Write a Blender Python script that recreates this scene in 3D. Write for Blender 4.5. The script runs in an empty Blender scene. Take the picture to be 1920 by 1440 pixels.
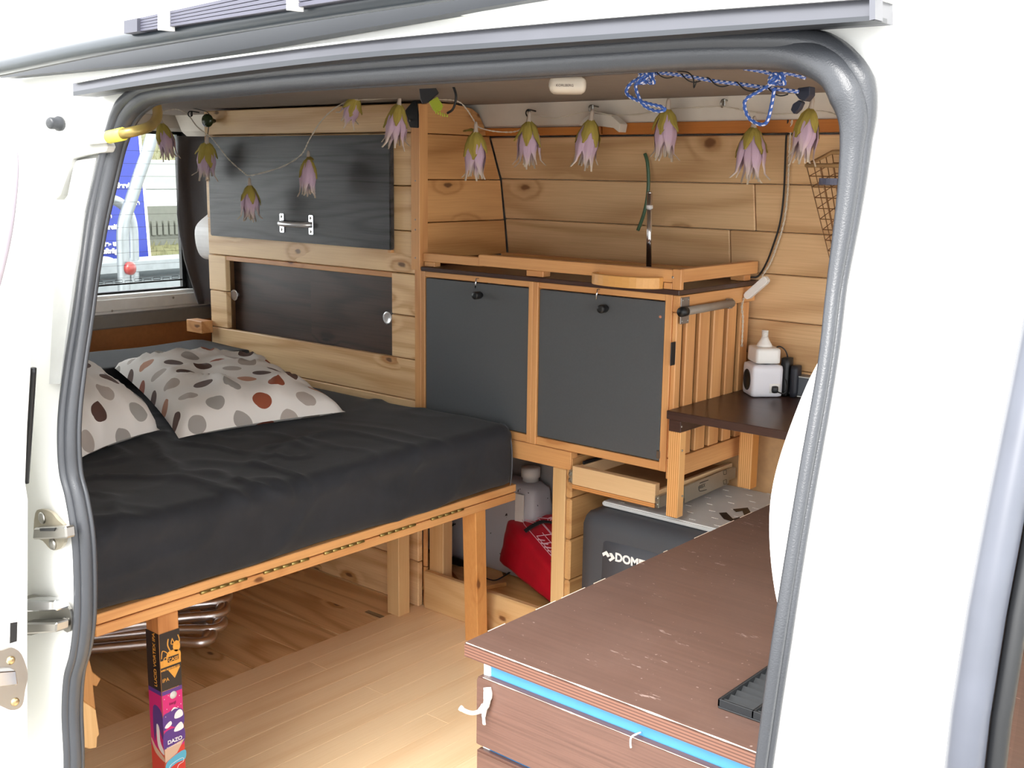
import bpy, bmesh, math, random
import numpy as np
from mathutils import Vector, Matrix, noise
random.seed(7)
SC = bpy.context.scene
COL = SC.collection
# ---------------------------------------------------------------- camera, sky, exposure
FPX, YAW, PITCH, ROLL, CAMH = 2101.4, 0.7028019, 0.1888568, -0.0139893, 1.15
_f = np.array([-math.sin(YAW)*math.cos(PITCH), math.cos(YAW)*math.cos(PITCH), -math.sin(PITCH)])
_r = np.array([math.cos(YAW), math.sin(YAW), 0.0]); _d = np.cross(_f, _r)
_c, _s = math.cos(ROLL), math.sin(ROLL)
CM = np.array([_c*_r+_s*_d, -_s*_r+_c*_d, _f]); CP = np.array([0, 0, CAMH])
cam = bpy.data.cameras.new('camera'); camo = bpy.data.objects.new('camera', cam); COL.objects.link(camo)
cam.sensor_width = 36; cam.lens = FPX/1920*36; cam.clip_start = .02; cam.clip_end = 200
m = Matrix.Identity(4)
for i in range(3):
    m[i][0] = CM[0][i]; m[i][1] = -CM[1][i]; m[i][2] = -CM[2][i]; m[i][3] = CP[i]
camo.matrix_world = m; SC.camera = camo
w = bpy.data.worlds.new('sky'); SC.world = w; w.use_nodes = True
wb = w.node_tree.nodes['Background']; wb.inputs[0].default_value = (.97, .985, 1, 1); wb.inputs[1].default_value = 1.0
sun = bpy.data.lights.new('sun', 'SUN'); sun.energy = 1.5; sun.angle = math.radians(35); sun.color = (1, .97, .93)
suno = bpy.data.objects.new('sun', sun); COL.objects.link(suno)
suno.rotation_euler = Vector((-.25, .75, -.75)).to_track_quat('-Z', 'Y').to_euler()
SC.view_settings.view_transform = 'Standard'; SC.view_settings.look = 'None'
SC.view_settings.gamma = 1; SC.view_settings.exposure = 2.28
SC.view_settings.use_curve_mapping = False
SC.cycles.max_bounces = 14; SC.cycles.diffuse_bounces = 9

def pt(u, v, ax, val):
    """point of the real plane ax=val seen at photo position u,v"""
    d = CM.T @ np.array([(u-960)/FPX, (v-720)/FPX, 1]); k = 'xyz'.index(ax)
    return Vector(CP + (val-CP[k])/d[k]*d)
def sm(a, b, x):
    t = min(1, max(0, (x-a)/(b-a))); return t*t*(3-2*t)
def ybody(z):
    return .65 + .10*sm(.8, 1.22, z) + (.35*(z-1.22) if z > 1.22 else 0)
def ptb(u, v, off=0):
    y = .7
    for _ in range(8): y = ybody(pt(u, v, 'y', y).z)+off
    return pt(u, v, 'y', y)

# ---------------------------------------------------------------- materials
def srgb(h):
    h = h.lstrip('#'); c = [int(h[i:i+2], 16)/255 for i in (0, 2, 4)]
    return tuple(x/12.92 if x <= .04045 else ((x+.055)/1.055)**2.4 for x in c)+(1,)
MATS = {}
class NB:
    def __init__(s, name):
        s.m = bpy.data.materials.new(name); s.m.use_nodes = True; s.nt = s.m.node_tree
        s.b = s.nt.nodes['Principled BSDF']
    def n(s, t, **k):
        x = s.nt.nodes.new(t)
        for a, b in k.items(): setattr(x, a, b)
        return x
    def set(s, sock, v):
        if hasattr(v, 'is_output') or isinstance(v, bpy.types.NodeSocket): s.nt.links.new(v, sock)
        else: sock.default_value = v
    def math(s, op, a, b=0.0, c=None):
        x = s.n('ShaderNodeMath', operation=op); s.set(x.inputs[0], a); s.set(x.inputs[1], b)
        if c is not None: s.set(x.inputs[2], c)
        return x.outputs[0]
    def mix(s, fac, a, b, mode='MIX'):
        x = s.n('ShaderNodeMix', data_type='RGBA', blend_type=mode)
        s.set(x.inputs[0], fac); s.set(x.inputs[6], a); s.set(x.inputs[7], b); return x.outputs[2]
    def noise(s, vec, scale, detail=2, rough=.5):
        x = s.n('ShaderNodeTexNoise'); s.set(x.inputs['Vector'], vec); x.inputs['Scale'].default_value = scale
        x.inputs['Detail'].default_value = detail; x.inputs['Roughness'].default_value = rough; return x.outputs[0]
    def coords(s, scale=(1, 1, 1), rnd=True, src='Object', rot=(0, 0, 0)):
        tc = s.n('ShaderNodeTexCoord').outputs[src]
        if rnd:
            oi = s.n('ShaderNodeObjectInfo'); r = s.math('MULTIPLY', oi.outputs['Random'], 37.0)
            cb = s.n('ShaderNodeCombineXYZ'); s.set(cb.inputs[0], r); s.set(cb.inputs[1], s.math('MULTIPLY', r, 1.7)); s.set(cb.inputs[2], r)
            va = s.n('ShaderNodeVectorMath', operation='ADD'); s.set(va.inputs[0], tc); s.set(va.inputs[1], cb.outputs[0]); tc = va.outputs[0]
        mp = s.n('ShaderNodeMapping'); s.set(mp.inputs[0], tc); mp.inputs['Scale'].default_value = scale; mp.inputs['Rotation'].default_value = rot
        return mp.outputs[0]
    def ramp(s, fac, stops, interp='LINEAR'):
        x = s.n('ShaderNodeValToRGB'); s.set(x.inputs[0], fac); x.color_ramp.interpolation = interp
        e = x.color_ramp.elements
        while len(e) < len(stops): e.new(.5)
        for el, (p, c) in zip(e, stops): el.position = p; el.color = c
        return x.outputs[0]
    def bump(s, h, strength=.2, dist=.002):
        x = s.n('ShaderNodeBump'); s.set(x.inputs['Height'], h); x.inputs['Strength'].default_value = strength
        x.inputs['Distance'].default_value = dist; s.nt.links.new(x.outputs[0], s.b.inputs['Normal'])
    def fin(s, col, rough=.5, metal=0, **k):
        s.set(s.b.inputs['Base Color'], col); s.set(s.b.inputs['Roughness'], rough); s.b.inputs['Metallic'].default_value = metal
        for a, b in k.items(): s.b.inputs[a].default_value = b
        return s.m
def plain(name, hexc, rough=.5, metal=0, var=.06, sc=30, bump=0, bsc=400, **k):
    if name in MATS: return MATS[name]
    nb = NB(name); c = srgb(hexc); v = nb.coords()
    f = nb.noise(v, sc, 3)
    col = nb.mix(f, tuple(x*(1-var*2) for x in c[:3])+(1,), tuple(min(1, x*(1+var*2)) for x in c[:3])+(1,))
    if bump: nb.bump(nb.noise(v, bsc, 2), bump, .001)
    MATS[name] = nb.fin(col, rough, metal, **k); return MATS[name]
def wood(name, base, dark, knot=None, axis='x', ring=.5, rings=22, streak=.35, rough=.42, knots=.62, across=5.5, along=.7, bump=.12):
    """pine-like timber: growth rings, fine pores and knots, grain along axis"""
    if name in MATS: return MATS[name]
    nb = NB(name)
    S = lambda a, c: tuple(a if q == axis else c for q in 'xyz')
    big = nb.noise(nb.coords(S(along, across)), 1.0, 2, .4)
    sx = nb.n('ShaderNodeSeparateXYZ'); nb.set(sx.inputs[0], nb.coords())
    o3 = [sx.outputs['xyz'.index(q)] for q in 'xyz' if q != axis]
    cb = nb.n('ShaderNodeCombineXYZ'); nb.set(cb.inputs[0], nb.math('MULTIPLY', sx.outputs['xyz'.index(axis)], 4.2)); nb.set(cb.inputs[1], nb.math('MULTIPLY', nb.math('ADD', o3[0], o3[1]), 9.0))
    wob = nb.n('ShaderNodeVectorMath', operation='ADD'); nb.set(wob.inputs[0], cb.outputs[0]); nz = nb.n('ShaderNodeTexNoise'); nb.set(nz.inputs['Vector'], cb.outputs[0]); nz.inputs['Scale'].default_value = 6
    scl = nb.n('ShaderNodeVectorMath', operation='SCALE'); nb.set(scl.inputs[0], nz.outputs[1]); scl.inputs['Scale'].default_value = .10; nb.set(wob.inputs[1], scl.outputs[0])
    vo = nb.n('ShaderNodeTexVoronoi', voronoi_dimensions='2D'); nb.set(vo.inputs['Vector'], wob.outputs[0]); vo.inputs['Scale'].default_value = 1.0
    sep = nb.n('ShaderNodeSeparateColor'); nb.set(sep.inputs[0], vo.outputs['Color'])
    gate = nb.math('GREATER_THAN', sep.outputs[0], knots if knot else 2.0)
    mr = nb.n('ShaderNodeMapRange', interpolation_type='SMOOTHSTEP'); nb.set(mr.inputs[0], vo.outputs['Distance'])
    mr.inputs[1].default_value = .075; mr.inputs[2].default_value = .03; mr.inputs[3].default_value = 0; mr.inputs[4].default_value = 1; k = nb.math('MULTIPLY', mr.outputs[0], gate)
    mr2 = nb.n('ShaderNodeMapRange', interpolation_type='SMOOTHSTEP'); nb.set(mr2.inputs[0], vo.outputs['Distance'])
    mr2.inputs[1].default_value = .30; mr2.inputs[2].default_value = .05; halo = nb.math('MULTIPLY', mr2.outputs[0], gate)
    ph = nb.math('ADD', nb.math('MULTIPLY', big, float(rings)*6.283), nb.math('MULTIPLY', halo, 6.0))
    rg = nb.math('MULTIPLY_ADD', nb.math('SINE', ph), .5, .5)
    rg = nb.math('POWER', rg, 2.2)
    fine = nb.noise(nb.coords(S(7, 330)), 1.0, 2, .6)
    tone = nb.noise(nb.coords(S(.8, 3)), 1.0, 2)
    f = nb.math('ADD', nb.math('MULTIPLY', rg, ring), nb.math('MULTIPLY', nb.math('SUBTRACT', fine, .35), streak*2))
    f = nb.math('ADD', f, nb.math('MULTIPLY', nb.math('SUBTRACT', tone, .5), .5)); 
    f = nb.math('ADD', f, nb.math('MULTIPLY', halo, .35))
    cl = nb.n('ShaderNodeClamp'); nb.set(cl.inputs[0], f)
    col = nb.mix(cl.outputs[0], srgb(base), srgb(dark))
    if knot: col = nb.mix(nb.math('MULTIPLY', k, .85), col, srgb(knot))
    nb.bump(nb.math('ADD', nb.math('MULTIPLY', fine, .6), nb.math('MULTIPLY', rg, -.4)), bump, .001)
    MATS[name] = nb.fin(col, rough); return MATS[name]

PINEX = lambda: wood('pine_panelling', '#efcd9c', '#b9814a', '#5a341d', 'x', ring=.45, rings=9, knots=.45)
PINEY = lambda: wood('pine_along_y', '#ddb585', '#a9713f', '#54301c', 'y', ring=.42, rings=9)
PINEZ = lambda: wood('pine_upright', '#d9b283', '#a9713f', '#5c3018', 'z', ring=.35, rings=9, knots=.9)
OILX = lambda: wood('oiled_lath_x', '#dca56c', '#b37440', '#5c3018', 'x', ring=.35, rings=7, knots=.93)
OILY = lambda: wood('oiled_lath_y', '#dca56c', '#b37440', '#5c3018', 'y', ring=.35, rings=7, knots=.93)
OILZ = lambda: wood('oiled_lath_z', '#dca56c', '#b37440', '#5c3018', 'z', ring=.35, rings=7, knots=.93)
WALLX = lambda: wood('wall_pine', '#dfba8c', '#ac8053', '#6a4026', 'x', ring=.5, rings=8, knots=.72, across=4)
ENDY = lambda: wood('end_panel_pine', '#d4a068', '#9f6834', '#4f2a15', 'y', ring=.42, rings=6, knots=.6, across=4)
FLOORP = lambda: wood('floor_pine', '#e6c292', '#b28350', '#4f2d14', 'x', ring=.55, rings=10, knots=.55, rough=.35)
WENGE = lambda: wood('dark_stained_ply', '#4a332c', '#2a1c19', None, 'x', ring=.25, rings=9, streak=.6, rough=.33)
BROWN = lambda: wood('worn_brown_ply', '#7a4f42', '#56342c', None, 'x', ring=.18, rings=9, streak=.75, rough=.33, bump=.25)
BLACKW = lambda: wood('black_stained_ply', '#49484a', '#1c1b1d', None, 'x', ring=.6, rings=14, streak=.6, rough=.42, across=8, bump=.3)
PAINT = lambda: plain('white_car_paint', '#eeeeea', .3, var=.015, sc=6)
RUBBER = lambda: plain('grey_rubber', '#393b3f', .34, var=.05, bump=.25, bsc=900)
DARKR = lambda: plain('black_plastic', '#17181a', .45)
CHROME = lambda: plain('chrome', '#d8d9dc', .12, 1, var=.02)
STEEL = lambda: plain('brushed_steel', '#a9a7a2', .32, 1, var=.05)
WHITEP = lambda: plain('white_plastic', '#e4e2de', .35, var=.02)
GREYD = lambda: plain('slate_grey_laminate', '#54575a', .4, var=.04, sc=200)
MAPLE = lambda: wood('birch_ply_face', '#e2bf92', '#c6a072', None, 'x', ring=.2, rings=5, streak=.3)

def plymat(axis='x', light='#e0a868', dark='#9a6230', period=.0042):
    nm = 'ply_edge_'+axis+light[1:4]
    if nm in MATS: return MATS[nm]
    nb = NB(nm); sp = nb.n('ShaderNodeSeparateXYZ'); nb.set(sp.inputs[0], nb.n('ShaderNodeTexCoord').outputs['Object'])
    s = nb.math('MULTIPLY_ADD', nb.math('SINE', nb.math('MULTIPLY', sp.outputs['xyz'.index(axis)], 6.283/period)), .5, .5)
    col = nb.mix(nb.math('POWER', s, 2.0), srgb(light), srgb(dark))
    MATS[nm] = nb.fin(col, .5); return MATS[nm]

# ---------------------------------------------------------------- object helpers
WLOC = {}
def props(o, label=None, cat=None, group=None, kind=None):
    if label: o['label'] = label
    if cat: o['category'] = cat
    if group: o['group'] = group
    if kind: o['kind'] = kind
    return o
def thing(name, loc, label=None, cat=None, group=None, kind=None):
    o = bpy.data.objects.new(name, None); COL.objects.link(o); o.empty_display_size = .05
    o.location = loc; WLOC[o] = Vector(loc); return props(o, label, cat, group, kind)
def mk(name, vs, fs, mat, parent=None, smooth=False, uvs=None, **k):
    vs = [Vector(v) for v in vs]
    xs, ys, zs = zip(*vs); c = Vector(((min(xs)+max(xs))/2, (min(ys)+max(ys))/2, min(zs)))
    me = bpy.data.meshes.new(name); me.from_pydata([v-c for v in vs], [], fs)
    if uvs:
        l = me.uv_layers.new(name='UVMap')
        for p in me.polygons:
            for li in p.loop_indices: l.data[li].uv = uvs[me.loops[li].vertex_index]
    if smooth:
        for p in me.polygons: p.use_smooth = True
    me.materials.append(mat)
    o = bpy.data.objects.new(name, me); COL.objects.link(o); WLOC[o] = c
    if parent: o.parent = parent; o.location = c-WLOC[parent]
    else: o.location = c
    return props(o, k.get('label'), k.get('cat'), k.get('group'), k.get('kind'))
def frombm(name, bm, mat, parent=None, smooth=False, **k):
    bm.verts.index_update()
    vs = [v.co.copy() for v in bm.verts]; fs = [[v.index for v in f.verts] for f in bm.faces]; bm.free()
    return mk(name, vs, fs, mat, parent, smooth, **k)
def bev(bm, b, seg=1, ang=25):
    es = [e for e in bm.edges if len(e.link_faces) == 2 and math.degrees(e.calc_face_angle(0)) > ang]
    if b > 0 and es: bmesh.ops.bevel(bm, geom=es, offset=b, segments=seg, affect='EDGES', clamp_overlap=True)
def box(name, x0, x1, y0, y1, z0, z1, mat, parent=None, b=.0012, seg=1, **k):
    bm = bmesh.new(); bmesh.ops.create_cube(bm, size=1)
    for v in bm.verts: v.co = Vector((x0+(v.co.x+.5)*(x1-x0), y0+(v.co.y+.5)*(y1-y0), z0+(v.co.z+.5)*(z1-z0)))
    bev(bm, b, seg); return frombm(name, bm, mat, parent, **k)
def prism(name, poly, ext, mat, parent=None, b=0, seg=1, **k):
    """polygon (3D points) extruded by vector ext"""
    bm = bmesh.new(); vs = [bm.verts.new(Vector(p)) for p in poly]; f = bm.faces.new(vs)
    r = bmesh.ops.extrude_face_region(bm, geom=[f])
    for g in r['geom']:
        if isinstance(g, bmesh.types.BMVert): g.co += Vector(ext)
    bmesh.ops.recalc_face_normals(bm, faces=bm.faces[:])
    bev(bm, b, seg); return frombm(name, bm, mat, parent, **k)
def spline(pts, n=6, closed=False):
    P = [Vector(p) for p in pts]; out = []; N = len(P)
    for i in range(N if closed else N-1):
        g = (lambda j: P[j % N]) if closed else (lambda j: P[max(0, min(N-1, j))])
        a, b, c, d = g(i-1), g(i), g(i+1), g(i+2)
        for s in range(n):
            t = s/n; out.append(.5*((2*b)+(c-a)*t+(2*a-5*b+4*c-d)*t*t+(3*b-a-3*c+d)*t**3))
    if not closed: out.append(P[-1])
    return out
def tubemesh(path, r, seg=8, closed=False, vs=None, fs=None, uvs=None, flat=1, ref=Vector((.13, .2, 1))):
    vs = [] if vs is None else vs; fs = [] if fs is None else fs
    P = [Vector(p) for p in path]; N = len(P); R = r if isinstance(r, (list, tuple)) else [r]*N
    base = len(vs); L = 0; up = ref.copy()
    for i, p in enumerate(P):
        a = P[i-1] if (i or closed) else P[i]; b = P[(i+1) % N] if (i < N-1 or closed) else P[i]
        t = (b-a).normalized(); s = t.cross(up)
        if s.length < 1e-4: s = t.cross(Vector((1, .3, .1)))
        s.normalize(); n = s.cross(t).normalized(); up = n
        if i: L += (p-P[i-1]).length
        for j in range(seg):
            q = 2*math.pi*j/seg
            vs.append(p+s*math.cos(q)*R[i]+n*math.sin(q)*R[i]*flat)
            if uvs is not None: uvs.append((j/seg, L))
    for i in range(N if closed else N-1):
        for j in range(seg):
            a, b = base+i*seg+j, base+i*seg+(j+1) % seg; e = base+((i+1) % N)*seg
            fs.append((a, b, e+(j+1) % seg, e+j))
    if not closed:
        fs.append(tuple(base+j for j in range(seg))[::-1]); fs.append(tuple(base+(N-1)*seg+j for j in range(seg)))
    return vs, fs
def tube(name, path, r, mat, parent=None, seg=8, closed=False, flat=1, uv=False, **k):
    u = [] if uv else None; vs, fs = tubemesh(path, r, seg, closed, uvs=u, flat=flat)
    return mk(name, vs, fs, mat, parent, True, uvs=u, **k)
def lathe(name, prof, c, ax, mat, parent=None, seg=20, **k):
    """prof: (radius, distance along ax) pairs"""
    ax = Vector(ax).normalized(); s = ax.orthogonal().normalized(); t = ax.cross(s); c = Vector(c); vs = []; fs = []
    for r, h in prof:
        for j in range(seg):
            q = 2*math.pi*j/seg; vs.append(c+ax*h+(s*math.cos(q)+t*math.sin(q))*r)
    for i in range(len(prof)-1):
        for j in range(seg): fs.append((i*seg+j, i*seg+(j+1) % seg, (i+1)*seg+(j+1) % seg, (i+1)*seg+j))
    fs.append(tuple(range(seg))[::-1]); fs.append(tuple((len(prof)-1)*seg+j for j in range(seg)))
    return mk(name, vs, fs, mat, parent, k.pop('smooth', True), **k)
def rbox(name, lo, hi, r, n, mat, parent=None, disp=None, xf=None, **k):
    """rounded box on a dense grid, optionally displaced by disp(point, normal)"""
    bm = bmesh.new(); lo = Vector(lo); hi = Vector(hi)
    for a in range(3):
        b, c = (a+1) % 3, (a+2) % 3
        for side in (0, 1):
            g = {}
            for i in range(n[b]+1):
                for j in range(n[c]+1):
                    p = Vector((0, 0, 0)); p[a] = hi[a] if side else lo[a]
                    p[b] = lo[b]+(hi[b]-lo[b])*i/n[b]; p[c] = lo[c]+(hi[c]-lo[c])*j/n[c]; g[i, j] = bm.verts.new(p)
            for i in range(n[b]):
                for j in range(n[c]):
                    q = [g[i, j], g[i+1, j], g[i+1, j+1], g[i, j+1]]
                    bm.faces.new(q if side else q[::-1])
    bmesh.ops.remove_doubles(bm, verts=bm.verts[:], dist=1e-5)
    for v in bm.verts:
        q = Vector([min(max(v.co[i], lo[i]+min(r, (hi[i]-lo[i])/2)), hi[i]-min(r, (hi[i]-lo[i])/2)) for i in range(3)])
        d = v.co-q; nn = d.normalized() if d.length > 1e-7 else Vector((0, 0, 1))
        v.co = q+nn*r if d.length > 1e-7 else v.co
        if disp: v.co += disp(v.co, nn)
        if xf: v.co = xf(v.co)
    return frombm(name, bm, mat, parent, True, **k)
def text(name, body, size, at, right, up, mat, parent=None, ext=.0004, bold=0, align='LEFT', **k):
    cu = bpy.data.curves.new('t', 'FONT'); cu.body = body; cu.size = size; cu.extrude = ext; cu.offset = bold; cu.align_x = align; cu.resolution_u = 3
    to = bpy.data.objects.new('t', cu); COL.objects.link(to); bpy.context.view_layer.update()
    me = bpy.data.meshes.new_from_object(to.evaluated_get(bpy.context.evaluated_depsgraph_get()))
    bpy.data.objects.remove(to); R = Vector(right).normalized(); U = Vector(up).normalized(); N = R.cross(U)
    vs = [Vector(at)+R*v.co.x+U*v.co.y+N*v.co.z for v in me.vertices]; fs = [tuple(p.vertices) for p in me.polygons]
    bpy.data.meshes.remove(me); return mk(name, vs, fs, mat, parent, **k)
def screws(parent, pts, nrm, r=.0035, name='screw', mat=None):
    for p in pts: lathe(name, [(r, 0), (r, .0008), (r*.5, .0016)], p, nrm, mat or STEEL(), parent, 10, smooth=False)

YF = 2.009                                   # plane of the cupboard fronts
# ================================================================ SETTING
# ---- floor
fl = thing('floor', (-1.7, 1.5, -.05), kind='structure')
box('floor_base', -3.4, 1.3, .62, 2.42, -.06, -.02, plain('black_ply', '#3a2c20', .8), fl)
XS = -2.03
for i in range(13):                           # pine boards under the bed, running along the van
    y0 = .70+i*.13; x = XS
    for j in range(2):
        xe = x-(.55 if (i+j) % 2 else .78)
        xe = max(xe, -3.38)
        if x-xe > .02: box('floorboard', xe+.001, x-.001, y0+.001, min(y0+.129, 2.32), -.019, random.uniform(-.0015, 0), FLOORP(), fl, .0012)
        x = xe
lam = wood('laminate', '#f2d6ae', '#ddb385', None, 'y', ring=.25, rings=6, streak=.28, rough=.22, across=4, along=.5, bump=.03)
x = XS; i = 0
while x < 1.2:
    y0 = .64; off = (.55, .95, .25)[i % 3]
    for a, b in ((.64, .64+off), (.64+off, 2.32)):
        box('laminate_strip', x+.0003, x+.0647, a+.0003, b-.0003, -.019, 0.0, lam, fl, .0004)
    x += .065; i += 1
# ---- outer shell, ceiling, rear wall
HEAD = plain('grey_brown_headliner', '#8d8279', .9, var=.04, bump=.3)
CREAM = plain('cream_inner_paint', '#d8d0c4', .45, var=.03)
box('ceiling', -3.38, 1.3, .86, 2.235, 1.314, 1.335, HEAD, kind='structure')
box('roof', -3.45, 1.35, .80, 2.45, 1.345, 1.375, PAINT(), kind='structure', b=.008)
tr = prism('trim_1', [(-3.38, 2.215, 1.314), (-3.38, 2.238, 1.262), (-3.38, 2.262, 1.243), (-3.38, 2.30, 1.243), (-3.38, 2.30, 1.33), (-3.38, 2.215, 1.33)], (4.68, 0, 0), CREAM, kind='structure')
box('wall_outer_left', -3.5, .25, 2.40, 2.44, -.4, 1.36, PAINT(), kind='structure')
box('wall_outer_cab', .25, 1.35, 2.40, 2.44, -.4, .62, PAINT(), kind='structure')
box('roof_edge', -3.45, 1.35, .765, .80, 1.285, 1.392, PAINT(), kind='structure')
# planked far wall, leaning in towards the roof
def wy(z): return 2.335 if z < .93 else (2.335-.03*(z-.93)/.19 if z < 1.12 else 2.305-.055*(z-1.12)/.13)
wl = thing('wall_left', (-1.5, 2.34, 0), kind='structure')
zz = [.605, .71, .819, .925, 1.021, 1.127, 1.233]
splits = {0: [-.9], 1: [-1.05], 2: [-.8], 3: [-1.312], 4: [-1.245], 5: [-.3]}
for i in range(6):
    z0, z1 = zz[i], zz[i+1]-.0015; xs = [-2.0]+splits[i]+[.24]
    for a, b in zip(xs, xs[1:]):
        prism('wall_plank', [(a+.001, wy(z0), z0), (a+.001, wy(z0)+.016, z0), (a+.001, wy(z1)+.016, z1), (a+.001, wy(z1), z1)], (b-a-.002, 0, 0), WALLX(), wl, .0025)
orange = wood('oiled_lath_top', '#c97f3c', '#a35d24', None, 'x', ring=.3, rings=5)
prism('trim_2', [(-1.62, 2.236, 1.236), (-1.62, 2.262, 1.236), (-1.62, 2.262, 1.262), (-1.62, 2.232, 1.262)], (1.86, 0, 0), orange, None, .001, kind='structure')
prism('trim_3', [(-2.0, 2.238, 1.236), (-2.0, 2.262, 1.236), (-2.0, 2.262, 1.255), (-2.0, 2.236, 1.255)], (.372, 0, 0), orange, None, .001, kind='structure')
hard = plain('tan_hardboard', '#c39a6c', .55, var=.08, sc=60)
box('wall_panel_lower', -1.5, .6, 2.338, 2.35, -.02, .603, hard, kind='structure')
screws(wl, [pt(u, v, 'y', wy(1.2)-.001) for u, v in ((1320, 243), (1356, 270))], (0, -1, 0), .004)
screws(wl, [pt(u, v, 'y', 2.333) for u, v in ((1368, 447), (1395, 448))], (0, -1, 0), .004)
# rear: tailgate and its window
XR = -3.4
rw = thing('wall_rear', (XR, 1.5, 0), kind='structure')
ply = plain('brown_hardboard', '#ad7446', .6, var=.1, sc=80)
box('lining_board', XR, XR+.02, .66, 2.4, .30, .618, ply, rw)
box('tailgate_skin', XR-.10, XR-.04, .62, 2.44, -.4, .62, PAINT(), rw, .01)
box('tailgate_ledge', XR-.06, XR+.03, .66, 2.4, .665, .725, plain('inner_sill_paint', '#f0f0ee', .25), rw, .012, 3)
box('ledge_trim', XR-.0, XR+.034, .66, 2.4, .618, .664, plain('grey_trim', '#8a8783', .5), rw, .004)
box('tailgate_header', XR-.06, XR+.0, .8, 2.4, 1.262, 1.36, CREAM, rw, .01)
box('tailgate_pillar', XR-.06, XR-.0, .62, .98, .66, 1.34, PAINT(), rw, .01)
box('tailgate_pillar', XR-.06, XR-.0, 2.262, 2.44, .66, 1.34, DARKR(), rw, .01)
for i, (u, v) in enumerate(((325, 550), (210, 575))):
    screws(rw, [pt(u, v+8, 'x', XR+.035)], (1, 0, 0), .004)
wn = thing('window_1', (XR-.03, 1.6, .72), kind='structure')
glass = NB('rear_glass'); g = glass.b; g.inputs['Transmission Weight'].default_value = 1; g.inputs['IOR'].default_value = 1.0; g.inputs['Roughness'].default_value = 0
g.inputs['Base Color'].default_value = (.93, .96, .95, 1); g.inputs['Specular IOR Level'].default_value = .3; glass = glass.m
box('pane', XR-.034, XR-.030, .98, 2.262, .725, 1.262, glass, wn, 0)
box('gasket', XR-.04, XR-.022, .98, 2.262, .722, .732, DARKR(), wn)
box('gasket', XR-.04, XR-.022, .98, 2.262, 1.252, 1.264, DARKR(), wn)
box('gasket', XR-.04, XR-.022, 2.246, 2.262, .722, 1.262, DARKR(), wn)
vs, fs = [], []
for i in range(11): tubemesh([(XR-.0285, 1.0, .775+i*.042), (XR-.0285, 2.25, .775+i*.042)], .0004, 4, vs=vs, fs=fs)
mk('heating_wires', vs, fs, plain('copper_brown', '#4a3a30', .5), wn, kind='stuff')
vs, fs = [], []
for i in range(34):
    y = 1.02+i*.036; z = .757+(i % 2)*.004
    tubemesh([(XR-.03, y, z), (XR-.03, y+.026, z), (XR-.03, y+.026, z+.008), (XR-.03, y, z+.008)], .0012, 4, True, vs, fs)
tubemesh([(XR-.03, .99, .752), (XR-.03, 2.25, .756)], .003, 6, vs=vs, fs=fs)
mk('aerial_print', vs, fs, DARKR(), wn, kind='stuff')
# rear left inner corner behind the curtain
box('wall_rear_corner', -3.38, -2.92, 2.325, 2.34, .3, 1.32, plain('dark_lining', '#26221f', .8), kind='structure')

# ---- body side with the sliding door opening
sealpx = [(136, 1480), (136, 1410), (133, 1333), (137, 1267), (149, 1222), (157, 1156), (157, 1067), (153, 1000), (142, 933), (131, 889), (127, 830), (129, 770), (137, 700), (152, 600),
          (166, 500), (182, 400), (205, 300), (219, 250), (234, 215), (258, 190), (292, 175), (400, 163), (520, 151), (640, 142), (800, 131), (960, 121), (1120, 111), (1280, 101), (1400, 98),
          (1480, 101), (1530, 112), (1575, 140), (1600, 180), (1611, 225), (1608, 280), (1601, 350), (1590, 430), (1573, 540), (1555, 690), (1518, 900), (1470, 1200), (1436, 1440), (1430, 1500)]
KR = .78
rad = [.0125]*18+[.0135, .0145, .0145]+[.0145]*8+[.0155, .0165, .0155, .0135, .011, .009, .008, .007, .0055, .005, .005, .005, .0045, .0045]
sp3 = [ptb(u, v) for u, v in sealpx]
rad = [r*(.64 if i < 15 else KR if i < 32 else .95) for i, r in enumerate(rad)]
dense = spline(sp3, 5); rr = []
for i in range(len(dense)):
    t = min(i/5, len(rad)-1); a = int(t); b = min(a+1, len(rad)-1); rr.append(rad[a]+(rad[b]-rad[a])*(t-a))
pe, ps = dense[-1], dense[0]          # down the pillars and along the sill, below the frame
ext = spline([pe]+[Vector((pe.x, .65, z)) for z in (.5, .25, .05)]+[Vector((pe.x-.06, .65, -.02)), Vector((pe.x-.2, .65, -.03)), Vector((-.8, .65, -.03)), Vector((ps.x+.2, .65, -.03)), Vector((ps.x+.05, .65, -.02)), Vector((ps.x, .65, .06)), Vector((ps.x, .65, .2)), ps], 4)[1:-1]
nd = len(dense); dense += ext; rr += [.008]*len(ext)
sl = thing('door_seal', (-.8, .7, -.05), 'thick grey rubber seal running round the sliding door opening', 'seal')
tube('inner_bulb', [p+Vector((0, .004-.012*sm(-.40, -.33, p.x), 0)) for p in dense], rr, RUBBER(), sl, 12, closed=True)
cx, cz = -.8, .75
def outw(p, d):
    v = Vector((p.x-cx, 0, (p.z-cz)*1.2)).normalized(); q = p+v*d; q.y = ybody(q.z); return q
tube('outer_lip', [outw(p, r*.85)+Vector((0, -.004, 0)) for p, r in zip(dense, rr)], [r*.72 for r in rr], RUBBER(), sl, 10, closed=True)
tube('inner_lip', [outw(p, -r*.72)+Vector((0, .011, 0)) for p, r in zip(dense, rr)], [r*.4 for r in rr], RUBBER(), sl, 8, closed=True)
inner = [outw(p, r*.5) for p, r in zip(dense, rr)]
X0, X1, Z0, Z1 = -3.5, -.196, -.4, 1.29
vs, fs = [], []; K = 9
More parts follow.
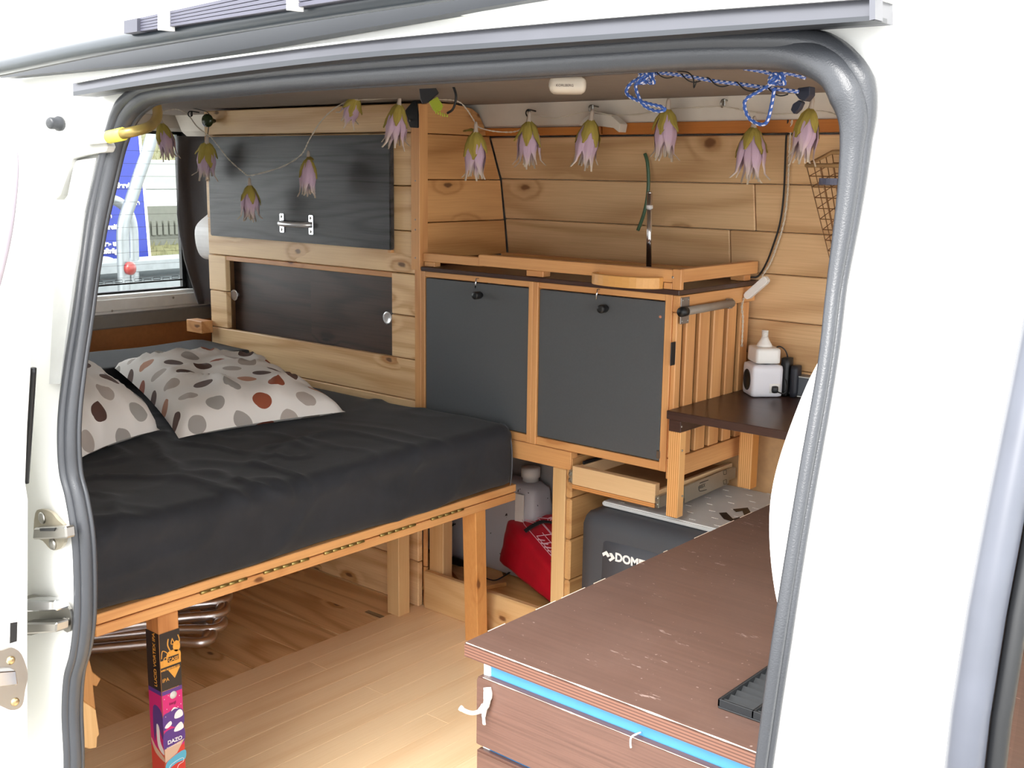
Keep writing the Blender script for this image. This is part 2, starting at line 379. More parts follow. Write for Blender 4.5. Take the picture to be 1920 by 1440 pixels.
for p in inner:
    d = Vector((p.x-cx, 0, p.z-cz)); t = min((X1-cx)/d.x if d.x > 0 else (X0-cx)/d.x if d.x < 0 else 99, (Z1-cz)/d.z if d.z > 0 else (Z0-cz)/d.z if d.z < 0 else 99)
    o = Vector((cx, 0, cz))+d*max(t, 1.001)
    for k in range(K):
        s = (k/(K-1))**1.5; q = Vector((p.x+(o.x-p.x)*s, 0, p.z+(o.z-p.z)*s)); q.y = ybody(q.z)+.008; vs.append(q)
N = len(inner)
for i in range(N):
    for k in range(K-1): fs.append((i*K+k, ((i+1) % N)*K+k, ((i+1) % N)*K+k+1, i*K+k+1))
bp = mk('wall_right', vs, fs, PAINT(), None, True, kind='structure')
s = bp.modifiers.new('s', 'SOLIDIFY'); s.thickness = .012; s.offset = 0
# pale pillar trim inside the opening, at the front edge
tp = [(1592, 550), (1572, 600), (1540, 665), (1512, 720), (1484, 790), (1460, 860), (1446, 920), (1441, 975), (1443, 1040), (1450, 1100), (1458, 1140), (1465, 1172)]
tp3 = spline([ptb(u, v, .03) for u, v in tp], 4)
ed = [ptb(u, v, .03) for u, v in ((1500, 1172), (1530, 1000), (1560, 760), (1595, 560))]
prism('trim_4', tp3+ed, (0, .02, 0), PAINT(), None, .004, 2, kind='structure')
# front door: rubber strip, glass, lower skin
dr = thing('door_1', (.1, .65, -.3), kind='structure')
vs, fs = [], []
zs = [-.3+i*.06 for i in range(27)]
tube('door_rubber', [Vector((-.187+.0*z, ybody(z)-.012, z)) for z in zs], .011, plain('pale_grey_rubber', '#50535c', .35, var=.08, sc=25), dr, 12)
tube('door_rubber', [Vector((-.172, ybody(z)-.004, z)) for z in zs], .006, DARKR(), dr, 8)
prism('door_skin', [(-.165, ybody(z)-.01, z) for z in (-.3, 0, .3, .6, .72)]+[(-.165, ybody(z)+.03, z) for z in (.72, -.3)], (1.2, 0, 0), PAINT(), dr, 0)
gl2 = plain('tinted_side_glass', '#9db8ad', .05, var=.1, sc=4)
prism('window_pane', [(-.165, ybody(z)+.0, z) for z in (.72, .8, .9, 1.0, 1.1, 1.2, 1.28)]+[(-.165, ybody(z)+.006, z) for z in (1.28, .72)], (1.1, 0, 0), glass, dr, 0)
box('door_header', -.165, 1.1, .76, .80, 1.285, 1.345, PAINT(), dr)

# ---- door rail, gutter and roof bar above the opening
def band(name, top, bot, yoff, thick, mat, parent=None, n=4, **k):
    T = spline([ptb(u, v, yoff) for u, v in top], n); B = spline([ptb(u, v, yoff) for u, v in bot], n)
    vs, fs = [], []; c = len(T)
    for a, b in zip(T, B): vs += [a, b, b+Vector((0, thick, 0)), a+Vector((0, thick, 0))]
    for i in range(c-1):
        for j in range(4): fs.append((i*4+j, i*4+(j+1) % 4, i*4+4+(j+1) % 4, i*4+4+j))
    fs += [(0, 1, 2, 3), tuple((c-1)*4+j for j in (3, 2, 1, 0))]
    return mk(name, vs, fs, mat, parent, **k)
alu = plain('weathered_aluminium', '#54555b', .4, .3, var=.1, sc=12)
alud = plain('dark_anodised', '#2b2e33', .45, .2, var=.1, sc=12)
U = [137, 320, 640, 960, 1280, 1500, 1640]
rl = thing('door_rail', pt(900, 60, 'y', .66), 'weathered grey sliding-door rail above the door opening', 'rail')
band('rail_face', list(zip(U, [156, 124, 81, 49, 22, 6, -4])), list(zip(U, [180, 152, 112, 87, 64, 48, 38])), -.035, .03, alu, rl)
band('rail_top_edge', list(zip(U, [153, 121, 78, 46, 19, 3, -7])), list(zip(U, [156, 124, 81, 49, 22, 6, -4])), -.04, .035, PAINT(), rl)
band('rail_lower_lip', list(zip(U, [172, 142, 102, 77, 54, 39, 29])), list(zip(U, [180, 152, 112, 87, 64, 48, 38])), -.045, .02, alud, rl)
band('rail_end_cap', [(1630, -3), (1641, -6)], [(1630, 38), (1641, 36)], -.046, .012, alu, rl)
gt = thing('roof_gutter', pt(500, 60, 'y', .66), 'dark grey roof gutter strip between the roof bar and the white body band', 'gutter')
U = [105, 333, 640, 960, 1080]
band('gutter_face', list(zip([0, 333, 640, 960, 1080], [141, 77, 22, -32, -50])), list(zip([0, 333, 640, 960, 1080], [146, 111, 60, 5, -12])), -.022, .02, alud, gt)
rb = thing('roof_bar', pt(300, 60, 'y', .62), 'dark blue-grey tubular bar running along the roof edge', 'roof bar')
P1 = [(0, 126), (167, 91), (333, 62), (500, 34), (640, 11), (800, -14), (960, -38)]
tube('bar', spline([ptb(u, v, -.055) for u, v in [(-160, 158)]+P1], 4), .0098, plain('dark_blue_grey_plastic', '#2b3238', .3, var=.1, sc=20), rb, 14)
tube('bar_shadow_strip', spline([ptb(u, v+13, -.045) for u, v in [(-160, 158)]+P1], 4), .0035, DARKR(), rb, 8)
# ribbed folded panel on the roof with its white brackets
pb = thing('roof_panel', pt(420, 40, 'y', .70), 'ribbed grey panel with white clamp standing above the roof edge', 'panel')
rib = plain('ribbed_grey_panel', '#4d4d5a', .5)
lo_ = lambda u: 63-(u-232)*.155
a, b, c, d = [pt(u, v, 'y', .70) for u, v in ((232, 63), (232, 39), (900, -110), (900, -40))]
for i in range(5):
    t0, t1 = i/5, (i+.82)/5
    prism('rib', [a.lerp(b, t0), a.lerp(b, t1), d.lerp(c, t1), d.lerp(c, t0)], (0, .012, 0), rib, pb)
prism('panel_back', [a+Vector((0, .004, 0)), b+Vector((0, .004, 0)), c+Vector((0, .004, 0)), d+Vector((0, .004, 0))], (0, .012, 0), rib, pb)
prism('end_plate', [pt(u, v, 'y', .696) for u, v in ((232, 63), (232, 39), (257, 34), (257, 59))], (0, .012, 0), plain('dark_end_plate', '#4a4b55', .5), pb)
for u in (301, 542): prism('clamp', [pt(q, r, 'y', .692) for q, r in ((u-5, lo_(u)-8+12), (u-5, 63-(u-232)*.23-32), (u+5, 63-(u-232)*.23-32), (u+5, lo_(u)+4))], (0, .014, 0), PAINT(), pb)

# ---- opened sliding door at the left and the fittings on the jamb
sd = thing('door_2', (-1.7, .57, -.1), kind='structure')
YD = .605; YO = .505
edge = [(62, 560), (60, 700), (54, 800), (50, 905), (55, 940), (54, 1200), (54, 1480)]
E3 = [pt(u, v, 'y', YD) for u, v in edge]
XL = max(p.x for p in E3)+.0005
prism('door_leaf', [Vector((E3[0].x, YD, 1.10))]+E3+[Vector((-2.5, YD, E3[-1].z)), Vector((-2.5, YD, 1.10))], (0, -.10, 0), PAINT(), sd, .004, 2)
box('door_leaf_upper', -2.5, pt(22, 200, 'y', YD).x-.02, YO+.01, YD, 1.10, 1.235, PAINT(), sd, .003)
wf = [pt(u, v, 'y', YO-.002) for u, v in ((-60, 240), (-10, 246), (10, 262), (22, 300), (18, 380), (2, 480), (-40, 640))]
tube('window_gasket', spline(wf, 6), .006, plain('pale_gasket', '#b9b4c0', .4), sd, 10, kind='structure')
tube('leaf_edge_rubber', spline([pt(u, v, 'y', YD+.01) for u, v in ((63, 690), (60, 740), (54, 830), (49, 905))], 4), .0035, DARKR(), sd, 8)
# latch plate on the sliding door
lt = thing('latch_plate', pt(15, 1270, 'x', XL), 'silver rounded latch plate with two cross-head screws on the opened sliding door', 'latch')
pl = [(-40, 1230), (2, 1218), (20, 1213), (38, 1225), (50, 1262), (45, 1292), (40, 1320), (25, 1330), (5, 1325), (-30, 1300)]
prism('plate', spline([pt(u, v, 'x', XL) for u, v in pl], 3, True), (.003, 0, 0), STEEL(), lt)
prism('hook', [pt(u, v, 'x', XL+.010) for u, v in ((-60, 1264), (30, 1258), (34, 1284), (-60, 1296))], (-.009, 0, 0), CHROME(), lt, .001)
gold = plain('yellow_zinc', '#c9b58c', .3, .9)
for u, v in ((20, 1238), (28, 1316)): lathe('screw', [(.0052, 0), (.005, .001), (.003, .002)], pt(u, v, 'x', XL+.003), (1, 0, 0), gold, lt, 14)
hs = [pt(u, v, 'x', XL) for u, v in ((19, 1168), (32, 1166), (31, 1202), (18, 1206))]
props(prism('door_slot', hs, (.001, 0, 0), DARKR(), None), 'small dark slot cut in the edge of the opened sliding door', 'slot')
# striker (upper) and guide (lower) on the jamb
YJ = ybody(.6)-.011
st = thing('door_striker', pt(92, 995, 'y', YJ), 'upper metal striker with two round screws on the white door jamb', 'striker')
pl = [(66, 962), (78, 955), (95, 960), (108, 975), (122, 990), (120, 1018), (110, 1030), (95, 1030), (80, 1014), (64, 1004)]
beige = plain('dull_zinc', '#a59d8c', .4, .6)
prism('plate', spline([pt(u, v, 'y', YJ) for u, v in pl], 3, True), (0, .004, 0), beige, st)
prism('catch', [pt(u, v, 'y', YJ-.014) for u, v in ((62, 990), (122, 988), (124, 1010), (60, 1012))], (0, .013, 0), STEEL(), st, .002)
prism('catch_slot', [pt(u, v, 'y', YJ-.0155) for u, v in ((74, 991), (103, 990), (101, 996), (75, 996))], (0, .002, 0), DARKR(), st)
for u, v in ((80, 971), (100, 1019)): lathe('screw', [(.0075, 0), (.0075, .002), (.005, .003), (.003, .0045)], pt(u, v, 'y', YJ), (0, -1, 0), STEEL(), st, 14)
gd = thing('door_guide', pt(90, 1155, 'y', YJ), 'lower channel-shaped metal door guide on the white jamb', 'guide')
prism('plate', spline([pt(u, v, 'y', YJ) for u, v in ((40, 1120), (108, 1122), (122, 1132), (132, 1150), (133, 1175), (126, 1186), (106, 1178), (40, 1190))], 3, True), (0, .004, 0), STEEL(), gd)
prism('channel', [pt(u, v, 'y', YJ-.02) for u, v in ((40, 1126), (102, 1126), (105, 1146), (40, 1148))], (0, .018, 0), CHROME(), gd, .002)
prism('channel', [pt(u, v, 'y', YJ-.02) for u, v in ((40, 1168), (105, 1168), (104, 1186), (40, 1190))], (0, .018, 0), STEEL(), gd, .002)
lathe('screw', [(.005, 0), (.005, .002), (.003, .003)], pt(124, 1164, 'y', YJ), (0, -1, 0), STEEL(), gd, 12)
bu = thing('rubber_buffer', ptb(113, 232, -.01), 'small round dark rubber buffer on the upper white jamb', 'buffer')
lathe('buffer', [(.0095, 0), (.0095, .004), (.0075, .005), (.0075, .016), (.006, .018), (.002, .018)], ptb(113, 232, -.006), (0.25, -1, 0), RUBBER(), bu, 16)
# grey quarter trim and bent arm
grey = plain('pale_grey_plastic', '#b7b7b2', .5)
qt = thing('corner_trim', ptb(150, 300, -.012), 'pale grey L-shaped plastic trim framing a white recess beside the seal', 'trim')
prism('trim_plate', [ptb(u, v, -.014) for u, v in ((125, 262), (160, 258), (196, 262), (201, 275), (197, 285), (160, 291), (135, 298), (128, 320), (112, 366), (104, 376), (112, 320))], (0, .012, 0), grey, qt, .001)
prism('inset_panel', [ptb(u, v, -.008) for u, v in ((140, 301), (180, 296), (158, 400), (138, 520), (112, 720), (92, 720), (104, 480))], (0, .004, 0), plain('off_white_panel', '#bfc0be', .5), qt, 0)
ar = thing('bent_arm', ptb(240, 240, -.01), 'bent olive-brown metal tube with a yellow tape band at the top left of the opening', 'arm')
olive = plain('olive_zinc_tube', '#8c7a45', .35, .6, var=.2)
A = [ptb(u, v, o) for u, v, o in ((200, 258, -.02), (235, 250, -.018), (265, 243, .0), (285, 234, .03), (295, 218, .05), (294, 200, .06))]
tube('arm_tube', spline(A, 6), .0062, olive, ar, 12)
tube('yellow_tape', [ptb(205, 257, -.02), ptb(231, 251, -.0185)], .0078, plain('yellow_tape', '#e8de52', .5), ar, 14)
tube('white_end', [ptb(160, 262, -.02), ptb(204, 257, -.02)], .0066, PAINT(), ar, 12)

# ================================================================ FURNITURE
# ---- tall planked cupboard
tc = thing('tall_cupboard', (-2.45, 2.1, 0), 'tall planked pine cupboard with a black flap door between window and kitchen', 'cupboard')
rows = [0.0, .125, .234, .343, .452, .561, .667, .779, .887, .995, 1.107, 1.238, 1.309]
XA, XB = -2.905, -2.012
for z0, z1 in zip(rows, rows[1:]):
    segs = [(XA, XB)]
    if .66 < z0 < .88: segs = [(XA, -2.822), (-2.105, XB)]
    for a, b in segs: box('front_plank', a+random.uniform(-.004, .002), b, 2.001, 2.018, z0+.001, z1-.0012, PINEX(), tc, .0022)
# faint break above and below the opening: trimmed edge strips
box('opening_edge', -2.822, -2.105, 2.003, 2.018, .8725, .8865, OILX(), tc)
box('side_panel', XA, XA+.015, 2.019, 2.31, 0, 1.30, PINEZ(), tc)
box('back_shadow_board', XA, XB, 2.26, 2.27, .52, 1.30, ply, tc)
# end panel of stacked planks following the roof curve
def endrow(z0, z1, pts): prism('end_plank', [(-2.012, y, z) for y, z in pts], (.014, 0, 0), ENDY(), tc, .0015)
er = [.925, 1.017, 1.123, 1.235]
for z0, z1 in zip(er, er[1:]): endrow(z0, z1, [(2.019, z0+.001), (wy(z0)-.006, z0+.001), (wy(z1)-.004, z1-.001), (2.019, z1-.001)])
endrow(1.235, 1.31, [(2.019, 1.236), (2.243, 1.236), (2.232, 1.262), (2.212, 1.29), (2.185, 1.303), (2.12, 1.311), (2.019, 1.311)])
for z0 in (0.0, .11, .22, .33, .44): box('end_plank', -2.012, -1.999, 2.019, 2.026, z0+.001, z0+.109, ENDY(), tc)
prism('corner_post', [(-2.022, 1.988, .9), (-1.992, 1.988, .9), (-1.992, 2.018, .9), (-2.022, 2.0, .9)], (0, 0, .405), OILZ(), tc, .001)
box('corner_post', -2.018, -1.996, 1.996, 2.004, .50, .9, OILZ(), tc)
screws(tc, [Vector((-2.006, 1.9878, z)) for z in (.93, .925+.1, 1.0, 1.12)], (0, -1, 0), .002)
fd = box('flap_door', -2.868, -2.092, 1.983, 1.999, .945, 1.232, BLACKW(), tc, .0025, 2, label='black stained upper flap door')
hd = thing('handle', (-2.49, 1.983, 1.0)); hd.parent = tc; hd.location = Vector((-2.49, 1.983, 1.0))-WLOC[tc]; hd['label'] = 'chrome bow handle'
hp = pt(555, 420, 'y', 1.98)
for s in (-1, 1):
    xx = hp.x+s*.0625
    box('foot_plate', xx-.009, xx+.009, 1.979, 1.983, hp.z-.026, hp.z+.026, CHROME(), hd, .0015, 2)
    screws(hd, [Vector((xx, 1.979, hp.z+q)) for q in (-.018, .018)], (0, -1, 0), .004)
tube('grip', spline([(hp.x-.0625, 1.98, hp.z), (hp.x-.05, 1.965, hp.z), (hp.x-.02, 1.955, hp.z), (hp.x+.02, 1.955, hp.z), (hp.x+.05, 1.965, hp.z), (hp.x+.0625, 1.98, hp.z)], 5), [.008]*5+[.0075]*16+[.008]*5, plain('satin_chrome', '#f0f0f2', .35, .7), hd, 12)
box('catch_block', pt(730, 460, 'y', 1.985).x-.008, -2.093, 1.986, 1.998, .937, .945, OILX(), tc)
# sliding panels in the lower opening
DP = wood('dark_walnut_panel', '#4e3c34', '#281d1a', '#1a1210', 'x', ring=.5, rings=10, streak=.5, rough=.4, knots=.8)
box('sliding_panel', -2.83, -2.44, 2.036, 2.044, .66, .89, DP, tc, label='dark walnut left sliding panel')
box('sliding_panel', -2.46, -2.09, 2.024, 2.032, .66, .89, DP, tc, label='dark walnut right sliding panel')
for u, v, y in ((440, 553, 2.036), (727, 596, 2.024)):
    p = pt(u, v, 'y', y-.012)
    lathe('finger_pull', [(.006, 0), (.005, .005), (.014, .011), (.017, .013), (.016, .0145), (.011, .012), (.003, .010)], Vector((p.x, y, p.z)), (0, -1, 0), plain('satin_chrome', '#f0f0f2', .35, .7), tc, 20)
pz = pt(383, 605, 'y', 1.99)
box('support_block', pz.x-.05, pz.x+.03, 1.96, 2.0, .648, .685, OILX(), tc)
p = pt(400, 378, 'y', 1.998)
box('black_latch', p.x-.006, p.x+.006, 1.99, 2.0, p.z-.024, p.z+.024, DARKR(), tc)
# black bracket at the top right
bk = thing('black_bracket', pt(772, 215, 'y', 1.985), 'black plastic buckle screwed beside the top of the corner post', 'bracket')
prism('bracket_plate', [pt(u, v, 'y', 1.985) for u, v in ((775, 188), (781, 190), (784, 215), (784, 240), (768, 239), (762, 222), (759, 207), (768, 196))], (0, .015, 0), DARKR(), bk, .0015, 2)
screws(bk, [pt(769, 226, 'y', 1.984)], (0, -1, 0), .003)

# ---- kitchen cupboard
kc = thing('kitchen_cupboard', (-1.62, 2.15, .5), 'kitchen cupboard with two slate-grey doors in an oiled pine frame', 'cupboard')
K0, K1 = -1.996, -1.256; ZB, ZT = .515, .898
box('stile', -1.996, -1.983, 1.997, 2.03, ZB, ZT, OILZ(), kc)
box('stile', -1.644, -1.631, 1.995, 2.03, ZB, ZT, OILZ(), kc)
box('stile', -1.6305, -1.616, 1.995, 2.03, ZB, ZT, OILZ(), kc)
box('stile', -1.273, -1.256, 1.997, 2.03, ZB, ZT, OILZ(), kc)
for a, b in ((-1.983, -1.644), (-1.616, -1.273)):
    box('rail', a, b, 1.998, 2.03, .884, ZT, OILX(), kc); box('rail', a, b, 1.998, 2.03, ZB, .534, OILX(), kc)
box('carcass_top', K0, K1, 2.03, 2.33, .885, .897, ply, kc)
box('carcass_bottom', K0, K1, 2.03, 2.33, .516, .528, ply, kc)
box('carcass_back', K0, K1, 2.318, 2.33, .528, .885, ply, kc)
box('carcass_divider', -1.636, -1.624, 2.03, 2.318, .528, .885, ply, kc)
for a, b in ((-1.981, -1.646), (-1.614, -1.275)):
    d = box('door', a, b, 1.999, 2.012, .536, .8815, GREYD(), kc, .0015)
    u = 888 if a < -1.8 else 1122; v = 553 if a < -1.8 else 578
    p = pt(u, v, 'y', 1.985)
    lathe('knob', [(.006, 0), (.006, .004), (.009, .006), (.0095, .022), (.0085, .025), (.003, .025)], (p.x+.012, 1.999, p.z), (0, -1, 0), DARKR(), d, 18)
    q = pt(893 if a < -1.8 else 1120, 532 if a < -1.8 else 553, 'y', 1.99)
    tube('hook', [(q.x, 1.999, q.z+.012), (q.x, 1.99, q.z+.012), (q.x-.001, 1.989, q.z), (q.x-.003, 1.990, q.z-.011)], .0016, CHROME(), d, 8)
p = pt(1238, 594, 'y', 1.998); lathe('peg', [(.003, 0), (.003, .002)], (p.x, 1.999, p.z), (0, -1, 0), plain('copper_peg', '#d08a6a', .5), kc, 12)
p = pt(1235, 855, 'y', 1.998)
box('corner_angle', p.x-.006, p.x+.005, 1.9965, 1.999, p.z-.006, p.z+.012, STEEL(), kc)
# slatted right end
XE = -1.256
ys = [2.0, 2.032, 2.040, 2.086, 2.094, 2.146, 2.154, 2.206, 2.214, 2.262, 2.272, 2.318]
box('end_rail', XE, XE+.018, 1.999, 2.322, .862, .897, OILY(), kc)
box('end_rail', XE, XE+.014, 1.999, 2.322, .50, .545, OILY(), kc)
for i in range(6): box('end_slat', XE, XE+.012, ys[2*i], ys[2*i+1]-.009, .546, .861, OILZ(), kc, .002)
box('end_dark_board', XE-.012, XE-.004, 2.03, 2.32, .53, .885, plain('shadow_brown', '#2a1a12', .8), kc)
p = pt(1263, 662, 'x', XE+.013)
box('black_strip', XE+.012, XE+.014, p.y-.012, p.y+.006, p.z-.026, p.z+.024, DARKR(), kc)
# towel rail
tw = thing('towel_rail', (XE+.03, 2.13, .85), 'grey metal rod with a black end cap along the slatted cupboard end', 'rail')
p = pt(1267, 587, 'x', XE+.03)
box('bracket', XE+.0185, XE+.0205, 2.0, 2.034, p.z-.028, p.z+.028, plain('zinc_plate', '#8f8a86', .4, .6), tw)
screws(tw, [Vector((XE+.0205, y, p.z+q)) for y in (2.006, 2.028) for q in (-.022, .022)], (1, 0, 0), .002)
RE = pt(1372, 572, 'x', XE+.03).y
tube('rod', [(XE+.03, 2.0, p.z), (XE+.03, RE, p.z+.002)], .009, plain('grey_rod', '#8e8377', .45), tw, 14)
tube('end_cap', [(XE+.03, 1.985, p.z), (XE+.03, 2.004, p.z)], .0102, DARKR(), tw, 14)
box('bracket', XE+.0185, XE+.03, RE-.008, RE+.006, p.z-.01, p.z+.012, plain('zinc_plate', '#8f8a86', .4, .6), tw)
# worktop and gallery rail
ct = box('worktop', -1.99, -1.236, 1.99, 2.333, .8985, .909, WENGE(), None, .001, label='thin dark brown worktop on the kitchen cupboard', cat='worktop')
gr = thing('gallery_rail', (-1.6, 2.1, .909), 'raised pine rail frame standing on little blocks on the dark worktop', 'rail')
box('beam', -1.99, -1.795, 1.998, 2.018, .922, .943, OILX(), gr)
box('beam', -1.7945, -1.252, 1.99, 2.015, .924, .951, OILX(), gr)
box('beam_end', -1.799, -1.7945, 1.992, 2.014, .923, .949, OILZ(), gr)
box('beam', -1.2515, -1.232, 2.0, 2.318, .925, .953, OILY(), gr)
box('beam', -1.99, -1.252, 2.295, 2.315, .922, .930, OILX(), gr)
box('post', -1.252, -1.231, 1.988, 2.0, .910, .953, OILZ(), gr)
box('block', -1.273, -1.2525, 1.988, 2.008, .910, .9235, OILX(), gr)
box('block', -1.65, -1.6, 1.993, 2.02, .910, .9235, OILX(), gr)
box('block', -1.985, -1.95, 1.998, 2.02, .910, .9215, OILX(), gr)
box('block', -1.275, -1.24, 2.27, 2.30, .910, .9235, OILY(), gr)
screws(gr, [pt(1262, 520, 'y', 1.989)], (0, -1, 0), .003)
# half-round hoop holder
c0 = Vector((-1.363, 1.992, 0)); ho, hi_ = [], []
for i in range(17):
    a = math.pi*i/16
    ho.append(Vector((c0.x-math.cos(a)*.088, c0.y-math.sin(a)**.8*.052, .9095))); hi_.append(Vector((c0.x-math.cos(a)*.079, c0.y-math.sin(a)**.8*.043, .9095)))
prism('hoop_holder', ho+hi_[::-1], (0, 0, .024), wood('hoop_birch', '#dba45e', '#c0843f', None, 'x', ring=.15, rings=4), None, .0012, label='half-round laminated wooden hoop on the front edge of the worktop', cat='hoop')
# tap
tp_ = thing('water_tap', (-1.62, 2.22, .91), 'slim upright chrome tap pipe behind the worktop rail', 'tap')
b = pt(1217, 500, 'y', 2.2); t = pt(1218, 362, 'y', 2.2)
tube('pipe', [Vector((b.x, 2.2, .9095)), Vector((t.x, 2.2, t.z))], .0062, CHROME(), tp_, 14)
j = pt(1218, 388, 'y', 2.2); tube('collar', [j-Vector((0, 0, .004)), j+Vector((0, 0, .004))], .0078, WHITEP(), tp_, 12)
tube('top_cap', [t-Vector((0, 0, .002)), t+Vector((0, 0, .004))], [.006, .0045], CHROME(), tp_, 12)
tube('green_hose', spline([pt(u, v, 'y', 2.26) for u, v in ((1209, 288), (1214, 305), (1216, 340), (1213, 375), (1206, 405), (1196, 432))], 6), .0042, plain('dark_green_hose', '#3c5a40', .4), None, 10,
     label='short dark green hose curving up the planked wall behind the tap', cat='hose')

# ---- posts and beams under the kitchen cupboard
bs = thing('base_frame', (-1.7, 2.05, 0), 'pine stand with a bottom board and posts carrying the kitchen cupboard', 'stand')
box('bottom_board', -1.996, -1.51, 2.005, 2.024, .0, .104, wood('pale_pine_x', '#e0bd8a', '#c39560', '#6a3b20', 'x', ring=.35, rings=8, knots=.8), bs, .003)
box('top_beam', -1.996, -1.512, 1.998, 2.024, .470, .5135, OILX(), bs)
PP = wood('pale_pine_z', '#e0bd8a', '#c39560', '#6a3b20', 'z', ring=.35, rings=5, knots=.8)
box('post', -1.566, -1.528, 2.0, 2.022, .104, .469, PP, bs, .002)
box('post', -1.998+.002, -1.945, 2.026, 2.062, .0, .469, PP, bs, .002)
for i in range(5):
    z = .002+i*.1; box('side_plank', -1.527, -1.510+random.uniform(-.001, .001), 2.0, 2.33, z, z+.0985, wood('side_pine', '#d0a26c', '#a4703f', '#5c3018', 'y', ring=.4, rings=8, knots=.75), bs, .004)
box('bay_floor', -2.6, -2.001, 2.03, 2.318, .036, .048, wood('bay_board', '#d8a96c', '#b98448', None, 'x', ring=.4, rings=9), tc)
box('bay_back', -2.8, -2.001, 2.32, 2.335, .062, .51, plain('grey_white_back', '#8d8987', .6), tc)
box('bay_floor', -1.999, -1.53, 2.026, 2.318, .036, .048, wood('bay_board', '#d8a96c', '#b98448', None, 'x', ring=.4, rings=9), bs)
box('inner_panel', -1.72, -1.528, 2.29, 2.305, .2, .51, wood('inner_brown', '#b57d46', '#96602f', None, 'z', ring=.15, rings=5, streak=.5), bs)
box('bay_back', -1.999, -1.53, 2.32, 2.335, .062, .51, plain('grey_white_back', '#8d8987', .6), bs)

# red bag
def bag():
    t = thing('red_cool_bag', pt(1000, 1100, 'y', 2.15), 'red padded bag with black straps and a white bus print in the open bay', 'bag')
    A, B, D, F = pt(947, 968, 'y', 2.22), pt(925, 1052, 'y', 2.20), pt(1050, 1150, 'y', 2.04), pt(1046, 1085, 'y', 2.05)
    off = Vector((.17, .15, .02)); A2, B2, D2, F2 = [q+off for q in (A, B, D, F)]
    A2 = pt(1050, 955, 'y', 2.30); F2 = F+(A2-A)*.95
    def xf(p):
        a, b, c = p
        lo = A.lerp(F, a).lerp(A2.lerp(F2, a), b); bt = B.lerp(D, a).lerp(B2.lerp(D2, a), b); return bt.lerp(lo, c)
    def disp(p, n): return n*(.012*noise.noise(p*5)+.004*noise.noise(p*16))
    red = plain('red_nylon', '#c0152a', .45, var=.12, sc=14, bump=.3, bsc=60)
    rbox('bag_body', (0, 0, 0), (1, 1, 1), .12, (16, 14, 14), red, t, disp, xf)
    U = (F-A).normalized(); V = (A2-A).normalized(); Nn = U.cross(V).normalized()
    if Nn.z < 0: Nn = -Nn
    tf = lambda a, b, h=.004: A.lerp(F, a).lerp(A2.lerp(F2, a), b)+Nn*h
    blk = plain('black_webbing', '#1b1c1f', .8, bump=.3)
    for a0 in (.30, .80):
        P = [tf(a0, .1), tf(a0-.02, .28, .014), tf(a0-.03, .5, .02), tf(a0, .8, .008)]
        vs, fs = [], []
        for q in spline(P, 5): vs += [q-U*.008, q+U*.008, q+U*.008+Nn*.002, q-U*.008+Nn*.002]
        for i in range(len(vs)//4-1):
            for jj in range(4): fs.append((i*4+jj, i*4+(jj+1) % 4, i*4+4+(jj+1) % 4, i*4+4+jj))
        mk('strap', vs, fs, blk, t)
    vs, fs = [], []
    pk = plain('pale_pink_print', '#e6b8c4', .6)
    def line(*q, r=.0011): tubemesh([tf(a, b, .006) for a, b in q], r, 4, vs=vs, fs=fs)
    line((.1, .22), (.12, .5), (.16, .7), (.2, .78)); line((.1, .22), (.2, .18), (.9, .18)); line((.4, .22), (.95, .22)); line((.12, .5), (.95, .5)); line((.36, .36), (.95, .36)); line((.2, .48), (.7, .48))
    for a in (.4, .52, .64, .76, .88): line((a, .22), (a, .5))
    line((.12, .27), (.2, .45)); line((.15, .25), (.23, .43))
    for k in range(7): line((.45+k*.06, .19), (.48+k*.06, .29), r=.0016)
    circ = [(.2+.06*math.cos(i*.6), .7+.08*math.sin(i*.6)) for i in range(12)]; line(*circ); line(*[(.2+(a-.2)*.5, .7+(b-.7)*.5) for a, b in circ])
    mk('bus_print', vs, fs, pk, t)
bag()
tube('loose_strap', spline([pt(u, v, 'z', .066) for u, v in ((900, 1080), (925, 1088), (942, 1082), (960, 1070))], 4), .004, plain('black_webbing', '#1b1c1f', .8), None, 6, flat=.3, label='loose black strap lying on the bay board beside the red bag', cat='strap')
cn = thing('white_canister', (-1.85, 2.2, .062), 'scuffed white canister with black specks behind the slanted bed leg', 'canister')
nb = NB('scuffed_white'); vv = nb.coords()
MATS['scuffed_white'] = nb.fin(nb.mix(nb.math('GREATER_THAN', nb.noise(vv, 60, 3), .70), srgb('#b9b8bd'), srgb('#2a2a2c')), .5)
rbox('tank', (-2.32, 2.22, .052), (-1.80, 2.318, .32), .03, (14, 10, 12), MATS['scuffed_white'], cn, lambda p, n: n*.004*math.sin(p.z*60))
box('tank_strap', -1.86, -1.83, 2.214, 2.219, .20, .30, WHITEP(), cn)
lathe('neck', [(.022, 0), (.022, .025), (.026, .025), (.026, .05), (.01, .052)], (-1.86, 2.28, .308), (0, 0, 1), WHITEP(), cn, 18)
tube('black_foot', spline([(-2.12, 2.20, .055), (-2.05, 2.195, .066), (-1.98, 2.20, .058)], 4), .011, DARKR(), cn, 8)
# small wooden offcut
prism('timber_offcut', [pt(u, v, 'z', .060) for u, v in ((845, 1068), (925, 1042), (932, 1052), (950, 1092), (905, 1100), (870, 1098))], (0, 0, -.011), wood('offcut', '#d6a468', '#b17c42', '#6a3b20', 'x', ring=.4, rings=12, knots=.6), None, .001,
      label='flat pine offcut lying on the bay board between bed leg and red bag', cat='board')

